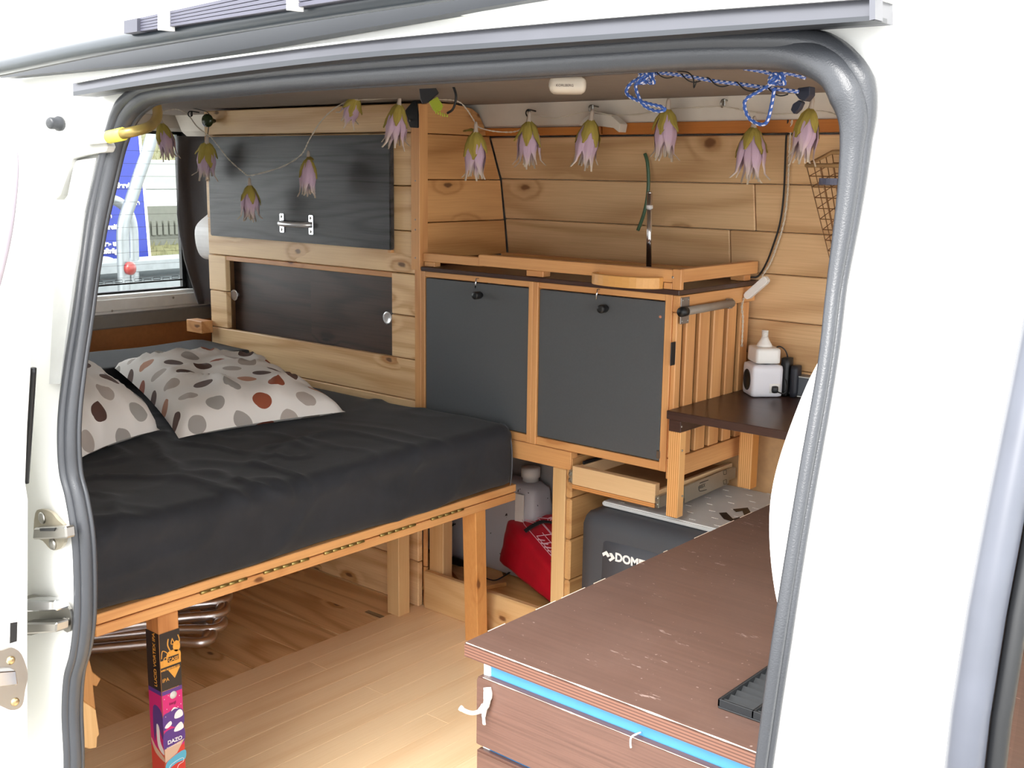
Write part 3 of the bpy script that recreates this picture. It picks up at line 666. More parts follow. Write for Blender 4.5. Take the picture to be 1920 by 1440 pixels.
# ---- drawer and its slides
dw = thing('tray_drawer', (-1.39, 2.15, .44), 'shallow birch plywood drawer on metal slides under the grey doors', 'drawer')
box('front_board', -1.497, -1.272, 1.985, 2.003, .4435, .487, MAPLE(), dw, .001)
plx = plymat('z', '#d79a5c', '#a66c3a')
box('front_lower_edge', -1.497, -1.272, 1.9848, 2.002, .4335, .4435, plx, dw, .0005)
box('tray_base', -1.49, -1.278, 2.003, 2.325, .447, .456, plain('tray_hardboard', '#a98055', .6, var=.05), dw)
box('side_board', -1.497, -1.487, 2.003, 2.32, .445, .484, MAPLE(), dw); box('side_board', -1.282, -1.272, 2.003, 2.32, .445, .470, MAPLE(), dw)
dsl = plain('zinc_slide', '#b9b4a6', .3, .8)
box('slide', -1.509, -1.498, 1.987, 2.32, .445, .475, dsl, dw); box('slide', -1.2715, -1.262, 1.986, 2.32, .435, .462, dsl, dw)
box('slide_rail', -1.495, -1.49, 2.02, 2.31, .484, .492, DARKR(), dw)
for x_, z_ in ((-1.5035, .46), (-1.267, .448)):
    for q in (-.008, .006): box('slide_catch', x_-.003, x_+.003, 1.982, 1.988, z_+q-.004, z_+q+.004, STEEL(), dw)
pa = [pt(u, v, 'x', -1.2615) for u, v in ((1283, 912), (1366, 877), (1366, 906), (1283, 943))]
sp_ = prism('slide_plate', pa, (.0015, 0, 0), dsl, dw, label='zinc slide side plate with stamped mark')
q = pt(1311, 917, 'x', -1.2598)
text('stamped_text', 'RIEX', .0125, q, (0, 1, 0), (0, 0, 1), DARKR(), dw, .0002)
tube('stamped_mark', [pt(u, v, 'x', -1.2598) for u, v in ((1312, 906), (1328, 900))], .0008, DARKR(), dw, 6)
tube('stamped_mark', spline([pt(u, v, 'x', -1.2598) for u, v in ((1310, 912), (1312, 921), (1325, 918))], 3), .0008, DARKR(), dw, 6)
for v in (886, 904): tube('hole_edge', [pt(u, w_, 'x', -1.2598) for u, w_ in ((1356, v-3), (1362, v-5), (1362, v+3), (1357, v+4))], .0006, DARKR(), dw, 5, True)

# ---- little desk with hanging legs
dk = thing('corner_desk', (-1.0, 2.15, .63), 'dark brown corner shelf table with striped plywood legs right of the slatted cupboard end', 'table')
y0 = 1.975; fl_ = pt(1249, 788, 'y', y0)
box('tabletop', fl_.x, -.45, y0, 2.333, .638, .656, WENGE(), dk, .0012)
box('batten', fl_.x+.004, fl_.x+.034, y0+.004, 2.30, .612, .6375, WENGE(), dk)
for (xa, xb, ya, yb, z0) in ((fl_.x+.004, fl_.x+.032, 1.982, 2.006, .424), (-1.222, -1.188, 2.255, 2.285, .435)):
    box('leg', xa, xb, ya, yb, z0, .6115, plymat('x', '#e8b274', '#bf803f', .0052), dk, .001)
screws(dk, [pt(1278, 800, 'x', fl_.x+.0345), pt(1279, 845, 'x', fl_.x+.0325), pt(1279, 930, 'x', fl_.x+.0325)], (1, 0, 0), .0025)

# ---- cool box (fridge) under the drawer
fr = thing('cool_box', (-1.15, 2.15, 0), 'dark grey portable compressor fridge with a pale grey lid behind the brown bench', 'fridge')
FX0, FX1, FY = -1.462, -.72, 1.962
fg = plain('dark_grey_moulding', '#4b4e54', .45, var=.03, bump=.1)
rbox('body', (FX0, FY, -.0), (FX1, 2.33, .398), .035, (16, 10, 12), fg, fr)
rbox('front_panel', (FX0+.07, FY-.004, .03), (FX1-.07, FY+.02, .345), .010, (8, 2, 8), plain('grey_inset', '#50535a', .45), fr)
lid = prism('lid', [pt(1128, 948, 'z', .4), Vector((FX1+.02, pt(1128, 948, 'z', .4).y-.0, .4)), Vector((FX1+.02, 2.333, .4)), Vector((pt(1128, 948, 'z', .4).x, 2.333, .4))], (0, 0, .011), plain('pale_grey_lid', '#d4d6d6', .45, var=.03), fr, .003, 2, label='pale grey lid')
LY = pt(1128, 948, 'z', .4)
vs, fs = [], []
for i in range(11):
    for j in range(8):
        x_, y_ = LY.x+.04+i*.062+(j % 2)*.031, LY.y+.022+j*.042
        if x_ > FX1: continue
        b_ = len(vs); vs += [(x_+a*.0075, y_+c*.0015, .411+h) for h in (0, .0008) for a, c in ((-1, -1), (1, -1), (1, 1), (-1, 1))]
        fs += [tuple(b_+k for k in f) for f in ((4, 5, 6, 7), (0, 1, 5, 4), (1, 2, 6, 5), (2, 3, 7, 6), (3, 0, 4, 7))]
mk('grip_ridges', vs, fs, WHITEP(), fr, kind='stuff')
for poly in (((1348, 962), (1362, 961), (1374, 973), (1400, 966), (1404, 970), (1372, 978), (1357, 973)), ((1374, 955), (1402, 952), (1408, 962), (1396, 968), (1392, 958), (1380, 960))):
    prism('lid_emblem', [pt(u, v, 'z', .4118) for u, v in poly], (0, 0, .0006), DARKR(), fr)
wt = plain('white_print', '#f4f4f4', .5)
text('lettering', 'DOMETIC', .0265, pt(1153, 1051, 'y', FY-.0047), (1, 0, 0), (0, 0, 1), wt, fr, .0003, .0011)
for poly in (((1129, 1037), (1137, 1033), (1144, 1043), (1139, 1045), (1136, 1040), (1131, 1043)), ((1142, 1037), (1147, 1037), (1153, 1047), (1144, 1053), (1141, 1049), (1146, 1046))):
    prism('front_emblem', [pt(u, v, 'y', FY-.005) for u, v in poly], (0, .0006, 0), wt, fr)

# ---- bench box in the doorway
TZ = .52; TC = pt(870, 1203, 'z', TZ)
bb = thing('bench_box', (-.6, 1.4, 0), 'brown plywood bench box with light blue carcass and worn edges in the doorway', 'bench')
nb = NB('worn_brown_top'); S1 = nb.coords((5, 160, 160), False); S2 = nb.coords((1, 1, 1), False)
st_ = nb.noise(S1, 1, 3, .65); bl = nb.noise(S2, 9, 4, .6)
col = nb.mix(st_, srgb('#4f3b34'), srgb('#6e544a')); col = nb.mix(nb.math('MULTIPLY', bl, .3), col, srgb('#8a7268'))
sc_ = nb.math('GREATER_THAN', nb.math('ADD', nb.noise(nb.coords((14, 60, 60), False), 1, 4, .75), nb.math('MULTIPLY', nb.noise(S2, 5, 2), .22)), .78)
sp2 = nb.math('GREATER_THAN', nb.noise(nb.coords((1, 1, 1), False), 150, 1), .76)
col = nb.mix(nb.math('MULTIPLY', nb.math('MAXIMUM', sc_, sp2), .42), col, srgb('#c9b3ab'))
nb.bump(st_, .2, .001); TOPM = nb.fin(col, nb.math('MULTIPLY_ADD', bl, .25, .28))
top = box('tabletop', TC.x, -.05, TC.y, 1.955, TZ-.021, TZ, TOPM, bb, .002, 2)
edg = plain('bare_wood_edge', '#f3e3cf', .5)
plym = plymat('z', '#7a5648', '#4d3229', .0042)
box('front_edge', TC.x+.002, -.05, TC.y-.0012, TC.y+.001, TZ-.020, TZ-.0022, plym, bb, 0)
# worn lighter line on the arris
vs, fs = [], []
pth = [(TC.x+.004+i*.006, TC.y+.0004, TZ-.0006) for i in range(150)]
tubemesh(pth, [max(.0003, .0008+.0009*noise.noise(Vector((i*.13, 1, 2)))+.0004*noise.noise(Vector((i*.9, 5, 2)))) for i in range(150)], 5, vs=vs, fs=fs)
for i in range(10):
    ya = TC.y+.02+i*.09+random.uniform(0, .05); tubemesh([(TC.x+.0004, ya, TZ-.0005), (TC.x+.0004, ya+random.uniform(.01, .06), TZ-.0005)], .0006, 5, vs=vs, fs=fs)
mk('worn_edge', vs, fs, edg, bb, kind='stuff')
blue = plain('sky_blue_board', '#4f93d0', .5, var=.05)
box('carcass_front', TC.x+.026, -.05, TC.y+.016, TC.y+.032, -.0, TZ-.0215, blue, bb)
box('carcass_side', TC.x+.024, TC.x+.036, TC.y+.013, 1.94, -.0, TZ-.0215, plain('white_board', '#d9ecf4', .5), bb)
yd = TC.y+.004
pF = pt(893, 1265, 'y', yd)
f1 = prism('drawer_front', spline([(pF.x, yd, .375), (pF.x, yd, .42), (pF.x, yd, pF.z-.008), (pF.x+.003, yd, pF.z-.001), (pF.x+.02, yd, pF.z), (-.6, yd, pF.z), (-.06, yd, pF.z), (-.06, yd, .375)], 1), (0, .012, 0), wood('brown_front', '#654a40', '#443029', None, 'x', ring=.15, rings=6, streak=.7, rough=.35), bb, .0015, 2)
vs, fs = [], []
pth = [(pF.x+.012+i*.006, yd+.0004, pF.z-.0004) for i in range(146)]
tubemesh(pth, [max(.0002, .0004+.0008*noise.noise(Vector((i*.1, 7, 2)))+.0003*noise.noise(Vector((i*.9, 5, 2)))) for i in range(146)], 5, vs=vs, fs=fs)
mk('worn_edge', vs, fs, edg, bb, kind='stuff')
box('drawer_front', pF.x, -.06, yd, yd+.012, .10, .368, wood('brown_front', '#654a40', '#443029', None, 'x'), bb, .003, 2)
tube('wire_hook', spline([pt(u, v, 'y', TC.y+o) for u, v, o in ((1202, 1373, .012), (1192, 1377, -.004), (1184, 1382, -.006), (1182, 1392, -.006), (1183, 1402, -.006))], 4), .0012, WHITEP(), bb, 8)
# coat hook
hk = thing('coat_hook', pt(905, 1330, 'y', yd), 'white double coat hook screwed to the brown bench front', 'hook')
HP = lambda u, v, o: pt(u, v, 'y', yd-o)
tube('hook_back', spline([HP(914, 1289, .003), HP(915, 1305, .006), HP(911, 1325, .008), HP(907, 1342, .008), HP(908, 1358, .016)], 5), [.0062]*3+[.0068]*4+[.0055]*4+[.0035]*5+[.0026]*5, WHITEP(), hk, 12, flat=.7)
tube('hook_prong', spline([HP(908, 1322, .008), HP(900, 1333, .014), HP(886, 1337, .028), HP(872, 1333, .04), HP(863, 1327, .046)], 5), [.004]*6+[.003]*12+[.0038]*3, WHITEP(), hk, 12)
# rubber mat
mt = thing('rubber_mat', pt(1400, 1340, 'z', TZ), 'black ribbed rubber tray mat on the near right of the brown bench top', 'mat')
MC = pt(1345, 1328, 'z', TZ); mx, my = MC.x, MC.y; mr_ = plain('black_rubber', '#1d2023', .5, var=.1)
box('mat_base', mx, mx+.16, my, my+.25, TZ+.0002, TZ+.003, mr_, mt)
for a in ((mx, mx+.16, my, my+.003), (mx, mx+.16, my+.247, my+.25), (mx, mx+.003, my, my+.25), (mx+.045, mx+.048, my, my+.25), (mx+.12, mx+.123, my, my+.25)): box('mat_rim', *a, TZ+.003, TZ+.0125, mr_, mt, .0006)
for i in range(16):
    yy = my+.004+i*.0153
    prism('mat_rib', [(mx+.003, yy, TZ+.003), (mx+.003, yy+.014, TZ+.003), (mx+.003, yy+.007, TZ+.0095)], (.15, 0, 0), mr_, mt)

# ---- bed
BX = -1.676
bd = thing('bed_frame', (-2.3, 1.45, 0), 'pine fold-out bed frame with a hinged double front lath across the van', 'bed')
box('front_lath', BX-.045, BX, .906, 2.0, .3875, .4055, OILY(), bd, .0015)
box('front_lath', BX-.045, BX-.001, .904, 2.0, .3655, .3845, OILY(), bd, .0015)
box('bed_deck', -3.3, BX-.046, .86, 1.998, .372, .40, PINEY(), bd)
for (u0, v0, u1, v1) in ((375, 1117, 462, 1089), (494, 1076, 578, 1051), (607, 1041, 682, 1018), (712, 1007, 778, 986), (808, 977, 868, 958)):
    a, b_ = pt(u0, v0, 'x', BX), pt(u1, v1, 'x', BX); hn = thing('hinge', a); hn.parent = bd; hn.location = Vector((BX, a.y, .386))-WLOC[bd]; WLOC[hn] = Vector((BX, a.y, .386))
    n_ = 5; L = (b_.y-a.y)/n_
    for i in range(n_): tube('hinge_knuckle', [(BX+.001, a.y+i*L+.0004, .386), (BX+.001, a.y+(i+1)*L-.0004, .386)], .0032, plain('brass', '#9b8a55', .35, .8), hn, 8)
# legs of the bed
LG = plain('x', '#ffffff')
def leg(pts_b, pts_t, name='leg', mat=None, parent=bd, **k):
    vs = [Vector(p) for p in pts_b]+[Vector(p) for p in pts_t]
    bm = bmesh.new(); v = [bm.verts.new(p) for p in vs]
    for f in ((3, 2, 1, 0), (4, 5, 6, 7), (0, 1, 5, 4), (1, 2, 6, 5), (2, 3, 7, 6), (3, 0, 4, 7)): bm.faces.new([v[i] for i in f])
    bmesh.ops.recalc_face_normals(bm, faces=bm.faces[:]); bev(bm, .0015); return frombm(name, bm, mat or PP, parent, **k)
def sq(cx_, cy_, z, a=.02, b=.02): return [(cx_-a, cy_-b, z), (cx_+a, cy_-b, z), (cx_+a, cy_+b, z), (cx_-a, cy_+b, z)]
leg(sq(-2.022, 1.938, 0, .022), sq(-2.022, 1.938, .371, .022))
a = pt(893, 1200, 'z', 0); b_ = pt(889, 975, 'x', BX-.02)
leg(sq(-1.752, 1.945, 0, .0215, .018), sq(-1.703, 1.878, .365, .0215, .018), mat=wood('leg_pine', '#dca263', '#bd7b3e', '#6a3b20', 'z', ring=.3, rings=4, knots=.75))
box('floor_plate', -2.09, -2.03, 1.88, 1.895, 0.0003, .002, STEEL(), bd)
# decorated leg
LX, LYy = BX-.022, 1.043; h_ = .0205
dl = thing('printed_leg', (LX, LYy, 0)); dl.parent = bd; dl.location = Vector((LX, LYy, 0))-WLOC[bd]; dl['label'] = 'bed leg covered in colourful drink-label stickers'
leg(sq(LX, LYy, 0, h_, h_), sq(LX, LYy, .365, h_, h_), 'leg_core', mat=wood('particle', '#c98c55', '#a5683a', None, 'z'), parent=dl)
xf_, yf_ = LX+h_+.0006, LYy-h_-.0006
def FX(a, z, h=0): return Vector((xf_+h, LYy-h_+a*2*h_, z))       # face towards the front of the van
def FY_(a, z, h=0): return Vector((LX-h_+a*2*h_, yf_-h, z))       # face towards the door
def patch(F, pts_, colr, h=.0002, nm='sticker'):
    P = [F(a, z, h) for a, z in pts_]; n = Vector((1, 0, 0)) if F is FX else Vector((0, -1, 0))
    return prism(nm, P, n*.00025, plain('ink_'+colr[1:], colr, .35, var=.01), dl)
def rect(F, a0, a1, z0, z1, c, h=.0002): return patch(F, [(a0, z0), (a1, z0), (a1, z1), (a0, z1)], c, h)
def blob(F, pts_, c, h=.0004):
    P = spline([F(a, z, h) for a, z in pts_], 4, True)
    n = Vector((1, 0, 0)) if F is FX else Vector((0, -1, 0)); return prism('sticker', P, n*.0002, plain('ink_'+c[1:], c, .35, var=.01), dl)
def zl(v): return pt(331, v, 'x', xf_).z
z1_, z2_, z3_ = zl(1179), zl(1289), zl(1400)
for F in (FX, FY_):
    rect(F, 0, 1, z2_, z1_, '#2b2528'); rect(F, 0, 1, z3_, z2_, '#d3247c'); rect(F, 0, 1, z2_-.006, z2_+.002, '#5b3a8c', .0003); rect(F, 0, 1, .0, z3_, '#d8433a')
gold_ = '#e0a045'
zb = lambda t: z1_-(z1_-z2_)*t
def curl(pts_, r=.0009, c=gold_, F=FX):
    return tube('sticker_line', spline([F(a, z, .0006) for a, z in pts_], 4), r, plain('ink_'+c[1:], c, .35, var=.01), dl, 6)
curl([(.05, zb(.42)), (.1, zb(.3)), (.25, zb(.32)), (.45, zb(.4))]); curl([(.1, zb(.55)), (.2, zb(.42)), (.4, zb(.45))]); curl([(.42, zb(.12)), (.38, zb(.22)), (.5, zb(.34))], .0012)
curl([(.9, zb(.1)), (.97, zb(.2)), (.85, zb(.27))], .0011); curl([(.62, zb(.13)), (.55, zb(.22)), (.7, zb(.22)), (.62, zb(.14))])
blob(FX, [(.65, zb(.25)), (.8, zb(.19)), (.97, zb(.24)), (.97, zb(.34)), (.8, zb(.38)), (.66, zb(.33))], gold_)
blob(FX, [(.35, zb(.36)), (.6, zb(.33)), (.97, zb(.38)), (.97, zb(.5)), (.6, zb(.52)), (.3, zb(.46))], gold_)
patch(FX, [(.0, zb(.46)), (1, zb(.46)), (1, zb(.62)), (.66, zb(.82)), (.3, zb(.62)), (0, zb(.62))], gold_, .0004)
rect(FX, 0, 1, zb(.645), zb(.58), '#2b2528', .0007); rect(FX, .35, .9, zb(.52), zb(.43), '#2b2528', .0007)
def t_(F, s, size, a, z, c, up=(0, 0, 1), b=0.0002, h=.001):
    r = (0, 1, 0) if F is FX else (1, 0, 0)
    return text('sticker_text', s, size, F(a, z, h), r, up, plain('ink_'+c[1:], c, .4, var=.01), dl, .0001, b)
t_(FX, 'APEX BREWING CO', .0043, -.02, zb(.64), gold_); t_(FX, 'CASE', .0088, .38, zb(.51), gold_); t_(FX, 'IPA', .010, .03, zb(.83), gold_, b=0)
t_(FX, 'BREWED BY APEX BREWING CO. 330ML', .0019, .02, zb(.985), gold_, b=0)
text('sticker_text', 'LUCID VORTEX IPA', .0118, FY_(.72, zb(.93), .001), (0, 0, 1), (-1, 0, 0), plain('ink_e0a045', gold_, .4), dl, .0001, .0001)
zm = lambda t: z2_-(z2_-z3_)*t
lathe('sticker_disc', [(.0072, 0), (.0072, .0003), (.001, .0004)], FX(.55, zm(.1), .0005), (1, 0, 0), plain('ink_dddddd', '#dddddd', .4), dl, 18); t_(FX, 'kergl', .007, .32, zm(.25), '#8c1250')
for a_, t in ((.1, .12), (.2, .3), (.85, .15), (.75, .33), (.3, .08), (.9, .3), (.12, .42)): lathe('sticker_dot', [(.0008, 0), (.0008, .0003)], FX(a_, zm(t), .0005), (1, 0, 0), plain('ink_ffffff', '#ffffff', .4), dl, 8)
blob(FX, [(0, zm(.40)), (.3, zm(.36)), (.6, zm(.33)), (1, zm(.42)), (1, zm(.66)), (.6, zm(.66)), (.3, zm(.6)), (0, zm(.64))], '#5b3a8c')
blob(FX, [(0, zm(.7)), (.5, zm(.66)), (1, zm(.72)), (1, zm(.95)), (.5, zm(.98)), (0, zm(.98))], '#5b3a8c')
blob(FX, [(.55, zm(.5)), (.6, zm(.42)), (.8, zm(.38)), (.95, zm(.42)), (.97, zm(.5)), (.75, zm(.52))], '#f4f2f6', .0007); blob(FX, [(.05, zm(.6)), (.15, zm(.55)), (.35, zm(.52)), (.4, zm(.58)), (.2, zm(.62))], '#f4f2f6', .0007)
blob(FX, [(.5, zm(.72)), (.6, zm(.65)), (.85, zm(.6)), (.97, zm(.66)), (.97, zm(.72)), (.75, zm(.74))], '#f4f2f6', .0007); blob(FX, [(.4, zm(.36)), (.55, zm(.31)), (.75, zm(.36)), (.58, zm(.34))], '#f4f2f6', .0007)
t_(FX, 'DAZO', .0105, .15, zm(.90), '#f4f2f6', b=.0003); t_(FX, 'FLUX ME INTO SPACE', .0030, .1, zm(.96), '#f4f2f6', b=0)
blob(FY_, [(.5, zm(.6)), (.7, zm(.62)), (.75, zm(.85)), (.98, zm(.98)), (.98, zm(1.06)), (.55, zm(.95))], '#f4f2f6'); blob(FY_, [(.3, zm(.3)), (.98, zm(.35)), (.98, zm(.8)), (.6, zm(.6)), (.3, zm(.9))], '#5b3a8c', .0003)
zr = lambda t: z3_-t*.10
patch(FX, [(0, zr(-.04)), (1, zr(-.1)), (.6, zr(.12)), (0, zr(.22))], '#d8b7a0', .0005)
blob(FX, [(0, zr(.3)), (.3, zr(.18)), (1, zr(.12)), (1, zr(.3)), (.5, zr(.32)), (.1, zr(.42)), (0, zr(.75))], '#5fb7d8', .0004); blob(FX, [(0, zr(.95)), (.4, zr(.85)), (1, zr(.8)), (1, zr(1.1)), (0, zr(1.2))], '#5fb7d8', .0004)
blob(FY_, [(.02, zr(-.15)), (.4, zr(0)), (.98, zr(.12)), (.98, zr(.2)), (.3, zr(.1))], '#d8b7a0', .0005); blob(FY_, [(.98, zr(.35)), (.6, zr(.6)), (.5, zr(1)), (.98, zr(1.1))], '#5fb7d8', .0004)
curl([(.15, zr(.38)), (.3, zr(.3)), (.85, zr(.26)), (.9, zr(.34)), (.6, zr(.4)), (.6, zr(.75)), (.5, zr(.82)), (.4, zr(.75)), (.4, zr(.42)), (.15, zr(.38))], .0005, '#f4f2f6')
# mattress
def crease(p, s, k): 
    n_ = noise.noise(Vector((p.x*s, p.y*s*k, p.z*s)))
    return (1-min(1, abs(n_)*3.2))**2
fab = NB('charcoal_canvas'); vv = fab.coords((1, 1, 1), False); f_ = fab.noise(vv, 14, 4, .6); wv = fab.noise(vv, 900, 1)
fab.bump(fab.math('ADD', wv, fab.math('MULTIPLY', fab.noise(vv, 60, 3), 1.2)), .25, .0012); fab.b.inputs['Specular IOR Level'].default_value = .15; FAB = fab.fin(fab.mix(f_, srgb('#26272a'), srgb('#34353a')), .85, **{'Sheen Weight': .08})
def mdisp(p, n_):
    topw = sm(.50, .545, p.z); d = .0
    nearf = sm(-2.5, -1.8, p.x)
    d += topw*(.011*crease(p, 4.5, 1.6)*(.5+.8*noise.noise(p*2.3)) + .008*noise.noise(p*3) + .008*crease(Vector((p.x*.8+p.y*.5, p.y-p.x*.4, p.z)), 8, 1.2)*sm(1.9, 1.2, p.y))
    d += (1-topw)*(.010*noise.noise(Vector((p.x*2, p.y*2.5, p.z*9)))+.006*crease(p, 8, .6))
    return n_*d
rbox('mattress', (-3.3, .80, .406), (BX+.012, 1.985, .556), .036, (150, 130, 20), FAB, None, mdisp, label='thick charcoal canvas mattress lying on the pine bed frame', cat='mattress')
tube('mattress_piping', spline([(BX+.008, 1.968, .412), (BX+.014, 1.966, .45), (BX+.012, 1.966, .51), (BX-.004, 1.968, .55), (BX-.03, 1.972, .557)], 4), .0016, plain('grey_thread', '#55565c', .8), bpy.data.objects['mattress'], 6)
rbox('bolster', (-2.96, .95, .5566), (-2.70, 1.998, .622), .012, (20, 30, 4), FAB, None, lambda p, n_: n_*.005*noise.noise(p*4), label='flat charcoal bolster block at the rear end of the mattress behind the pillows', cat='bolster')
# pillows
pm = NB('dotted_cotton'); uv = pm.n('ShaderNodeTexCoord').outputs['UV']
mp = pm.n('ShaderNodeMapping'); pm.set(mp.inputs[0], uv); mp.inputs['Rotation'].default_value = (0, 0, .785); mp.inputs['Scale'].default_value = (12.0, 12.0, 12.0)
vo = pm.n('ShaderNodeTexVoronoi', voronoi_dimensions='2D'); pm.set(vo.inputs['Vector'], mp.outputs[0]); vo.inputs['Scale'].default_value = 1; vo.inputs['Randomness'].default_value = .0
sc2 = pm.n('ShaderNodeSeparateColor'); pm.set(sc2.inputs[0], vo.outputs['Color'])
pal = pm.ramp(sc2.outputs[0], [(0, srgb('#5a4038')), (.2, srgb('#a9a59f')), (.36, srgb('#9c5238')), (.46, srgb('#b7aca3')), (.62, srgb('#6a4c42')), (.74, srgb('#a8a29c')), (.9, srgb('#b98468'))], 'CONSTANT')
msk = pm.math('LESS_THAN', vo.outputs['Distance'], .285)
oc = pm.coords((1, 1, 1), False); pm.bump(pm.noise(oc, 700, 1), .15, .0006)
PM = pm.fin(pm.mix(msk, srgb('#efeae4'), pal), .85)
def pillow(A, B, C, D, H, label, seed):
    A, B, C, D = map(Vector, (A, B, C, D)); n = 40; vs, fs, uvs = [], [], []
    nr = (B-A).cross(D-A).normalized(); nr = nr if nr.z > 0 else -nr
    for side in (1, -1):
        for i in range(n+1):
            for j in range(n+1):
                s, t = i/n, j/n; u_, v_ = 2*s-1, 2*t-1
                pin = .07; s2 = .5+u_/2*(1-pin*(1-v_*v_)); t2 = .5+v_/2*(1-pin*(1-u_*u_))
                p = A.lerp(B, s2).lerp(D.lerp(C, s2), t2)
                e = max(0, (1-u_**4)*(1-v_**4)); h = e**.5
                q = Vector((s*3+seed, t*3, seed)); wr = .014*noise.noise(q*1.6)+.030*crease(q, .8, 1.5)*(.3+.7*max(abs(u_), abs(v_)))*h+.010*crease(q+Vector((5, 5, 0)), 2.2, .6)*(max(abs(u_), abs(v_))**2)
                hh = (H*h+wr*h) if side == 1 else -H*.25*h
                vs.append(p+nr*hh+Vector((0, 0, .002*side*h))); pass
    o = (n+1)**2; uvs = [None]*len(vs); h2 = n//2
    for k in (0, 1):
        I = lambda i, j: k*o+i*(n+1)+j
        for i in range(n+1):
            for j in range(n+1):
                a_ = sum((vs[I(q+1, j)]-vs[I(q, j)]).length for q in range(min(i, h2), max(i, h2)))*(1 if i > h2 else -1)
                b_ = sum((vs[I(i, q+1)]-vs[I(i, q)]).length for q in range(min(j, h2), max(j, h2)))*(1 if j > h2 else -1)
                uvs[I(i, j)] = (a_+seed*.213+.03, b_+.4)
    for k in (0, 1):
        for i in range(n):
            for j in range(n):
                f = [k*o+i*(n+1)+j, k*o+(i+1)*(n+1)+j, k*o+(i+1)*(n+1)+j+1, k*o+i*(n+1)+j+1]; fs.append(tuple(f if k else f[::-1]))
    return mk('pillow', vs, fs, PM, None, True, uvs=uvs, label=label, cat='pillow', group='dotted pillows on the bed')
pillow(pt(648, 772, 'z', .572), pt(335, 822, 'z', .572), pt(212, 688, 'x', -2.72), (-2.58, 1.94, .57), .072, 'white pillow with brown and grey dots lying nearer the planked cupboard', 1)
pillow(pt(300, 806, 'z', .575), pt(125, 876, 'z', .572), (-2.72, .88, .64), pt(120, 668, 'x', -2.74), .095, 'dotted pillow partly hidden behind the left side of the door seal', 2)

# ---- stack of bent steel tubes under the bed
ts = thing('folded_stool', (-2.3, 1.4, 0), 'folded chromed tube frames stacked on the floor under the bed', 'stool')
ch = plain('brushed_chrome', '#d2cccc', .34, 1, var=.05)
TT = [((442, 1128), (425, 1146), (200, 1180), 2.16), ((444, 1158), (420, 1172), (180, 1195), 2.13), ((430, 1185), (400, 1197), (200, 1214), 2.1), ((442, 1105), (430, 1122), (215, 1160), 2.2)]
for i, (a, b_, c, xx) in enumerate(TT):
    P0, P1_ = pt(*a, 'x', -xx-.12), pt(*b_, 'x', -xx)
    z_ = max(.013, P1_.z); P2 = pt(*c, 'z', z_)
    back = Vector((-xx-.45, P0.y+.01, max(.013, P0.z)))
    tube('frame_tube', spline([back, Vector((-xx-.1, P1_.y+.03, z_)), Vector((-xx-.02, P1_.y+.012, z_)), Vector((-xx, P1_.y-.03, z_)), P1_.lerp(P2, .4)*1, P2, P2+(P2-P1_)*.5], 5), .0115, ch, ts, 12)
    tube('tube_tip', [Vector((-xx-.05, P1_.y+.022, z_)), Vector((-xx+.0, P1_.y-.02, z_))], [.014, .0118], ch, ts, 12)
rbox('stool_seat', (-2.75, .95, .19), (-2.25, 1.46, .215), .014, (8, 8, 3), plain('grey_seat', '#6a6a70', .6), ts)

# ---- stepped timber pieces beside the door
for nm, poly, lab in (('timber_piece', ((165, 1225), (174, 1260), (190, 1273), (182, 1288), (175, 1285), (180, 1330), (165, 1322), (140, 1300), (120, 1230), (140, 1200)), 'upper stepped pine bracket piece behind the lower left seal'),
                      ('timber_piece', ((150, 1310), (180, 1330), (187, 1378), (183, 1382), (182, 1402), (168, 1405), (140, 1395), (120, 1320)), 'lower stepped pine bracket piece behind the lower left seal')):
    prism(nm, [pt(u, v, 'x', -1.60) for u, v in poly], (-.05, 0, 0), wood('timber_offcuts', '#b98752', '#8f6034', None, 'z', ring=.3, rings=5) if 'upper' in lab else PP, None, .0015, label=lab, cat='timber')

# ---- cube socket, adapter, plug, speaker on the desk
DZ = .6565
sk = thing('cube_socket', (-1.17, 2.2, DZ), 'white cube-shaped mains socket with black round inlets on the dark corner shelf', 'socket')
ca = math.radians(-8)
c = pt(1425, 745, 'z', DZ); cc = Vector((c.x-.012, c.y+.03, DZ)); rot = Matrix.Rotation(math.radians(47), 3, 'Z')
def rx(p): return rot @ (p-cc) + cc
S = .036
def rb_(name, lo, hi, r, mat, parent, n=6): return rbox(name, lo, hi, r, (n, n, n), mat, parent, None, rx)
rb_('cube', cc+Vector((-S, -S, .0005)), cc+Vector((S, S, .073)), .007, plain('pale_white_plastic', '#d7d6dc', .4, var=.01), sk, 8)
lathe('inlet', [(.024, 0), (.024, .001), (.021, .001), (.020, -.002)], rx(cc+Vector((-S-.0002, 0, .036))), rot @ Vector((-1, 0, 0)), DARKR(), sk, 24)
rb_('usb_plate', cc+Vector((.004, -S-.001, .010)), cc+Vector((.030, -S+.002, .032)), .002, WHITEP(), sk, 3)
rb_('usb_plug', cc+Vector((.008, -S-.012, .012)), cc+Vector((.022, -S-.001, .028)), .003, DARKR(), sk, 3)
tube('usb_cable', spline([rx(cc+Vector(q)) for q in ((.018, -S-.010, .016), (.032, -S-.02, .014), (.042, -S-.008, .03), (.048, .0, .045), (.05, .02, .03))], 5), .0014, DARKR(), sk, 8)
ad = thing('socket_adapter', (cc.x, cc.y, DZ+.075), 'white rectangular plug adapter on top of the cube socket', 'adapter')
rb_('adapter_body', cc+Vector((-.028, -.034, .0755)), cc+Vector((.028, .034, .111)), .005, WHITEP(), ad)
lathe('adapter_collar', [(.018, 0), (.018, .0025)], (cc.x, cc.y, DZ+.073), (0, 0, 1), DARKR(), ad, 20)
pg = thing('mains_plug', (cc.x, cc.y, DZ+.111), 'white tapered mains plug standing on the adapter', 'plug')
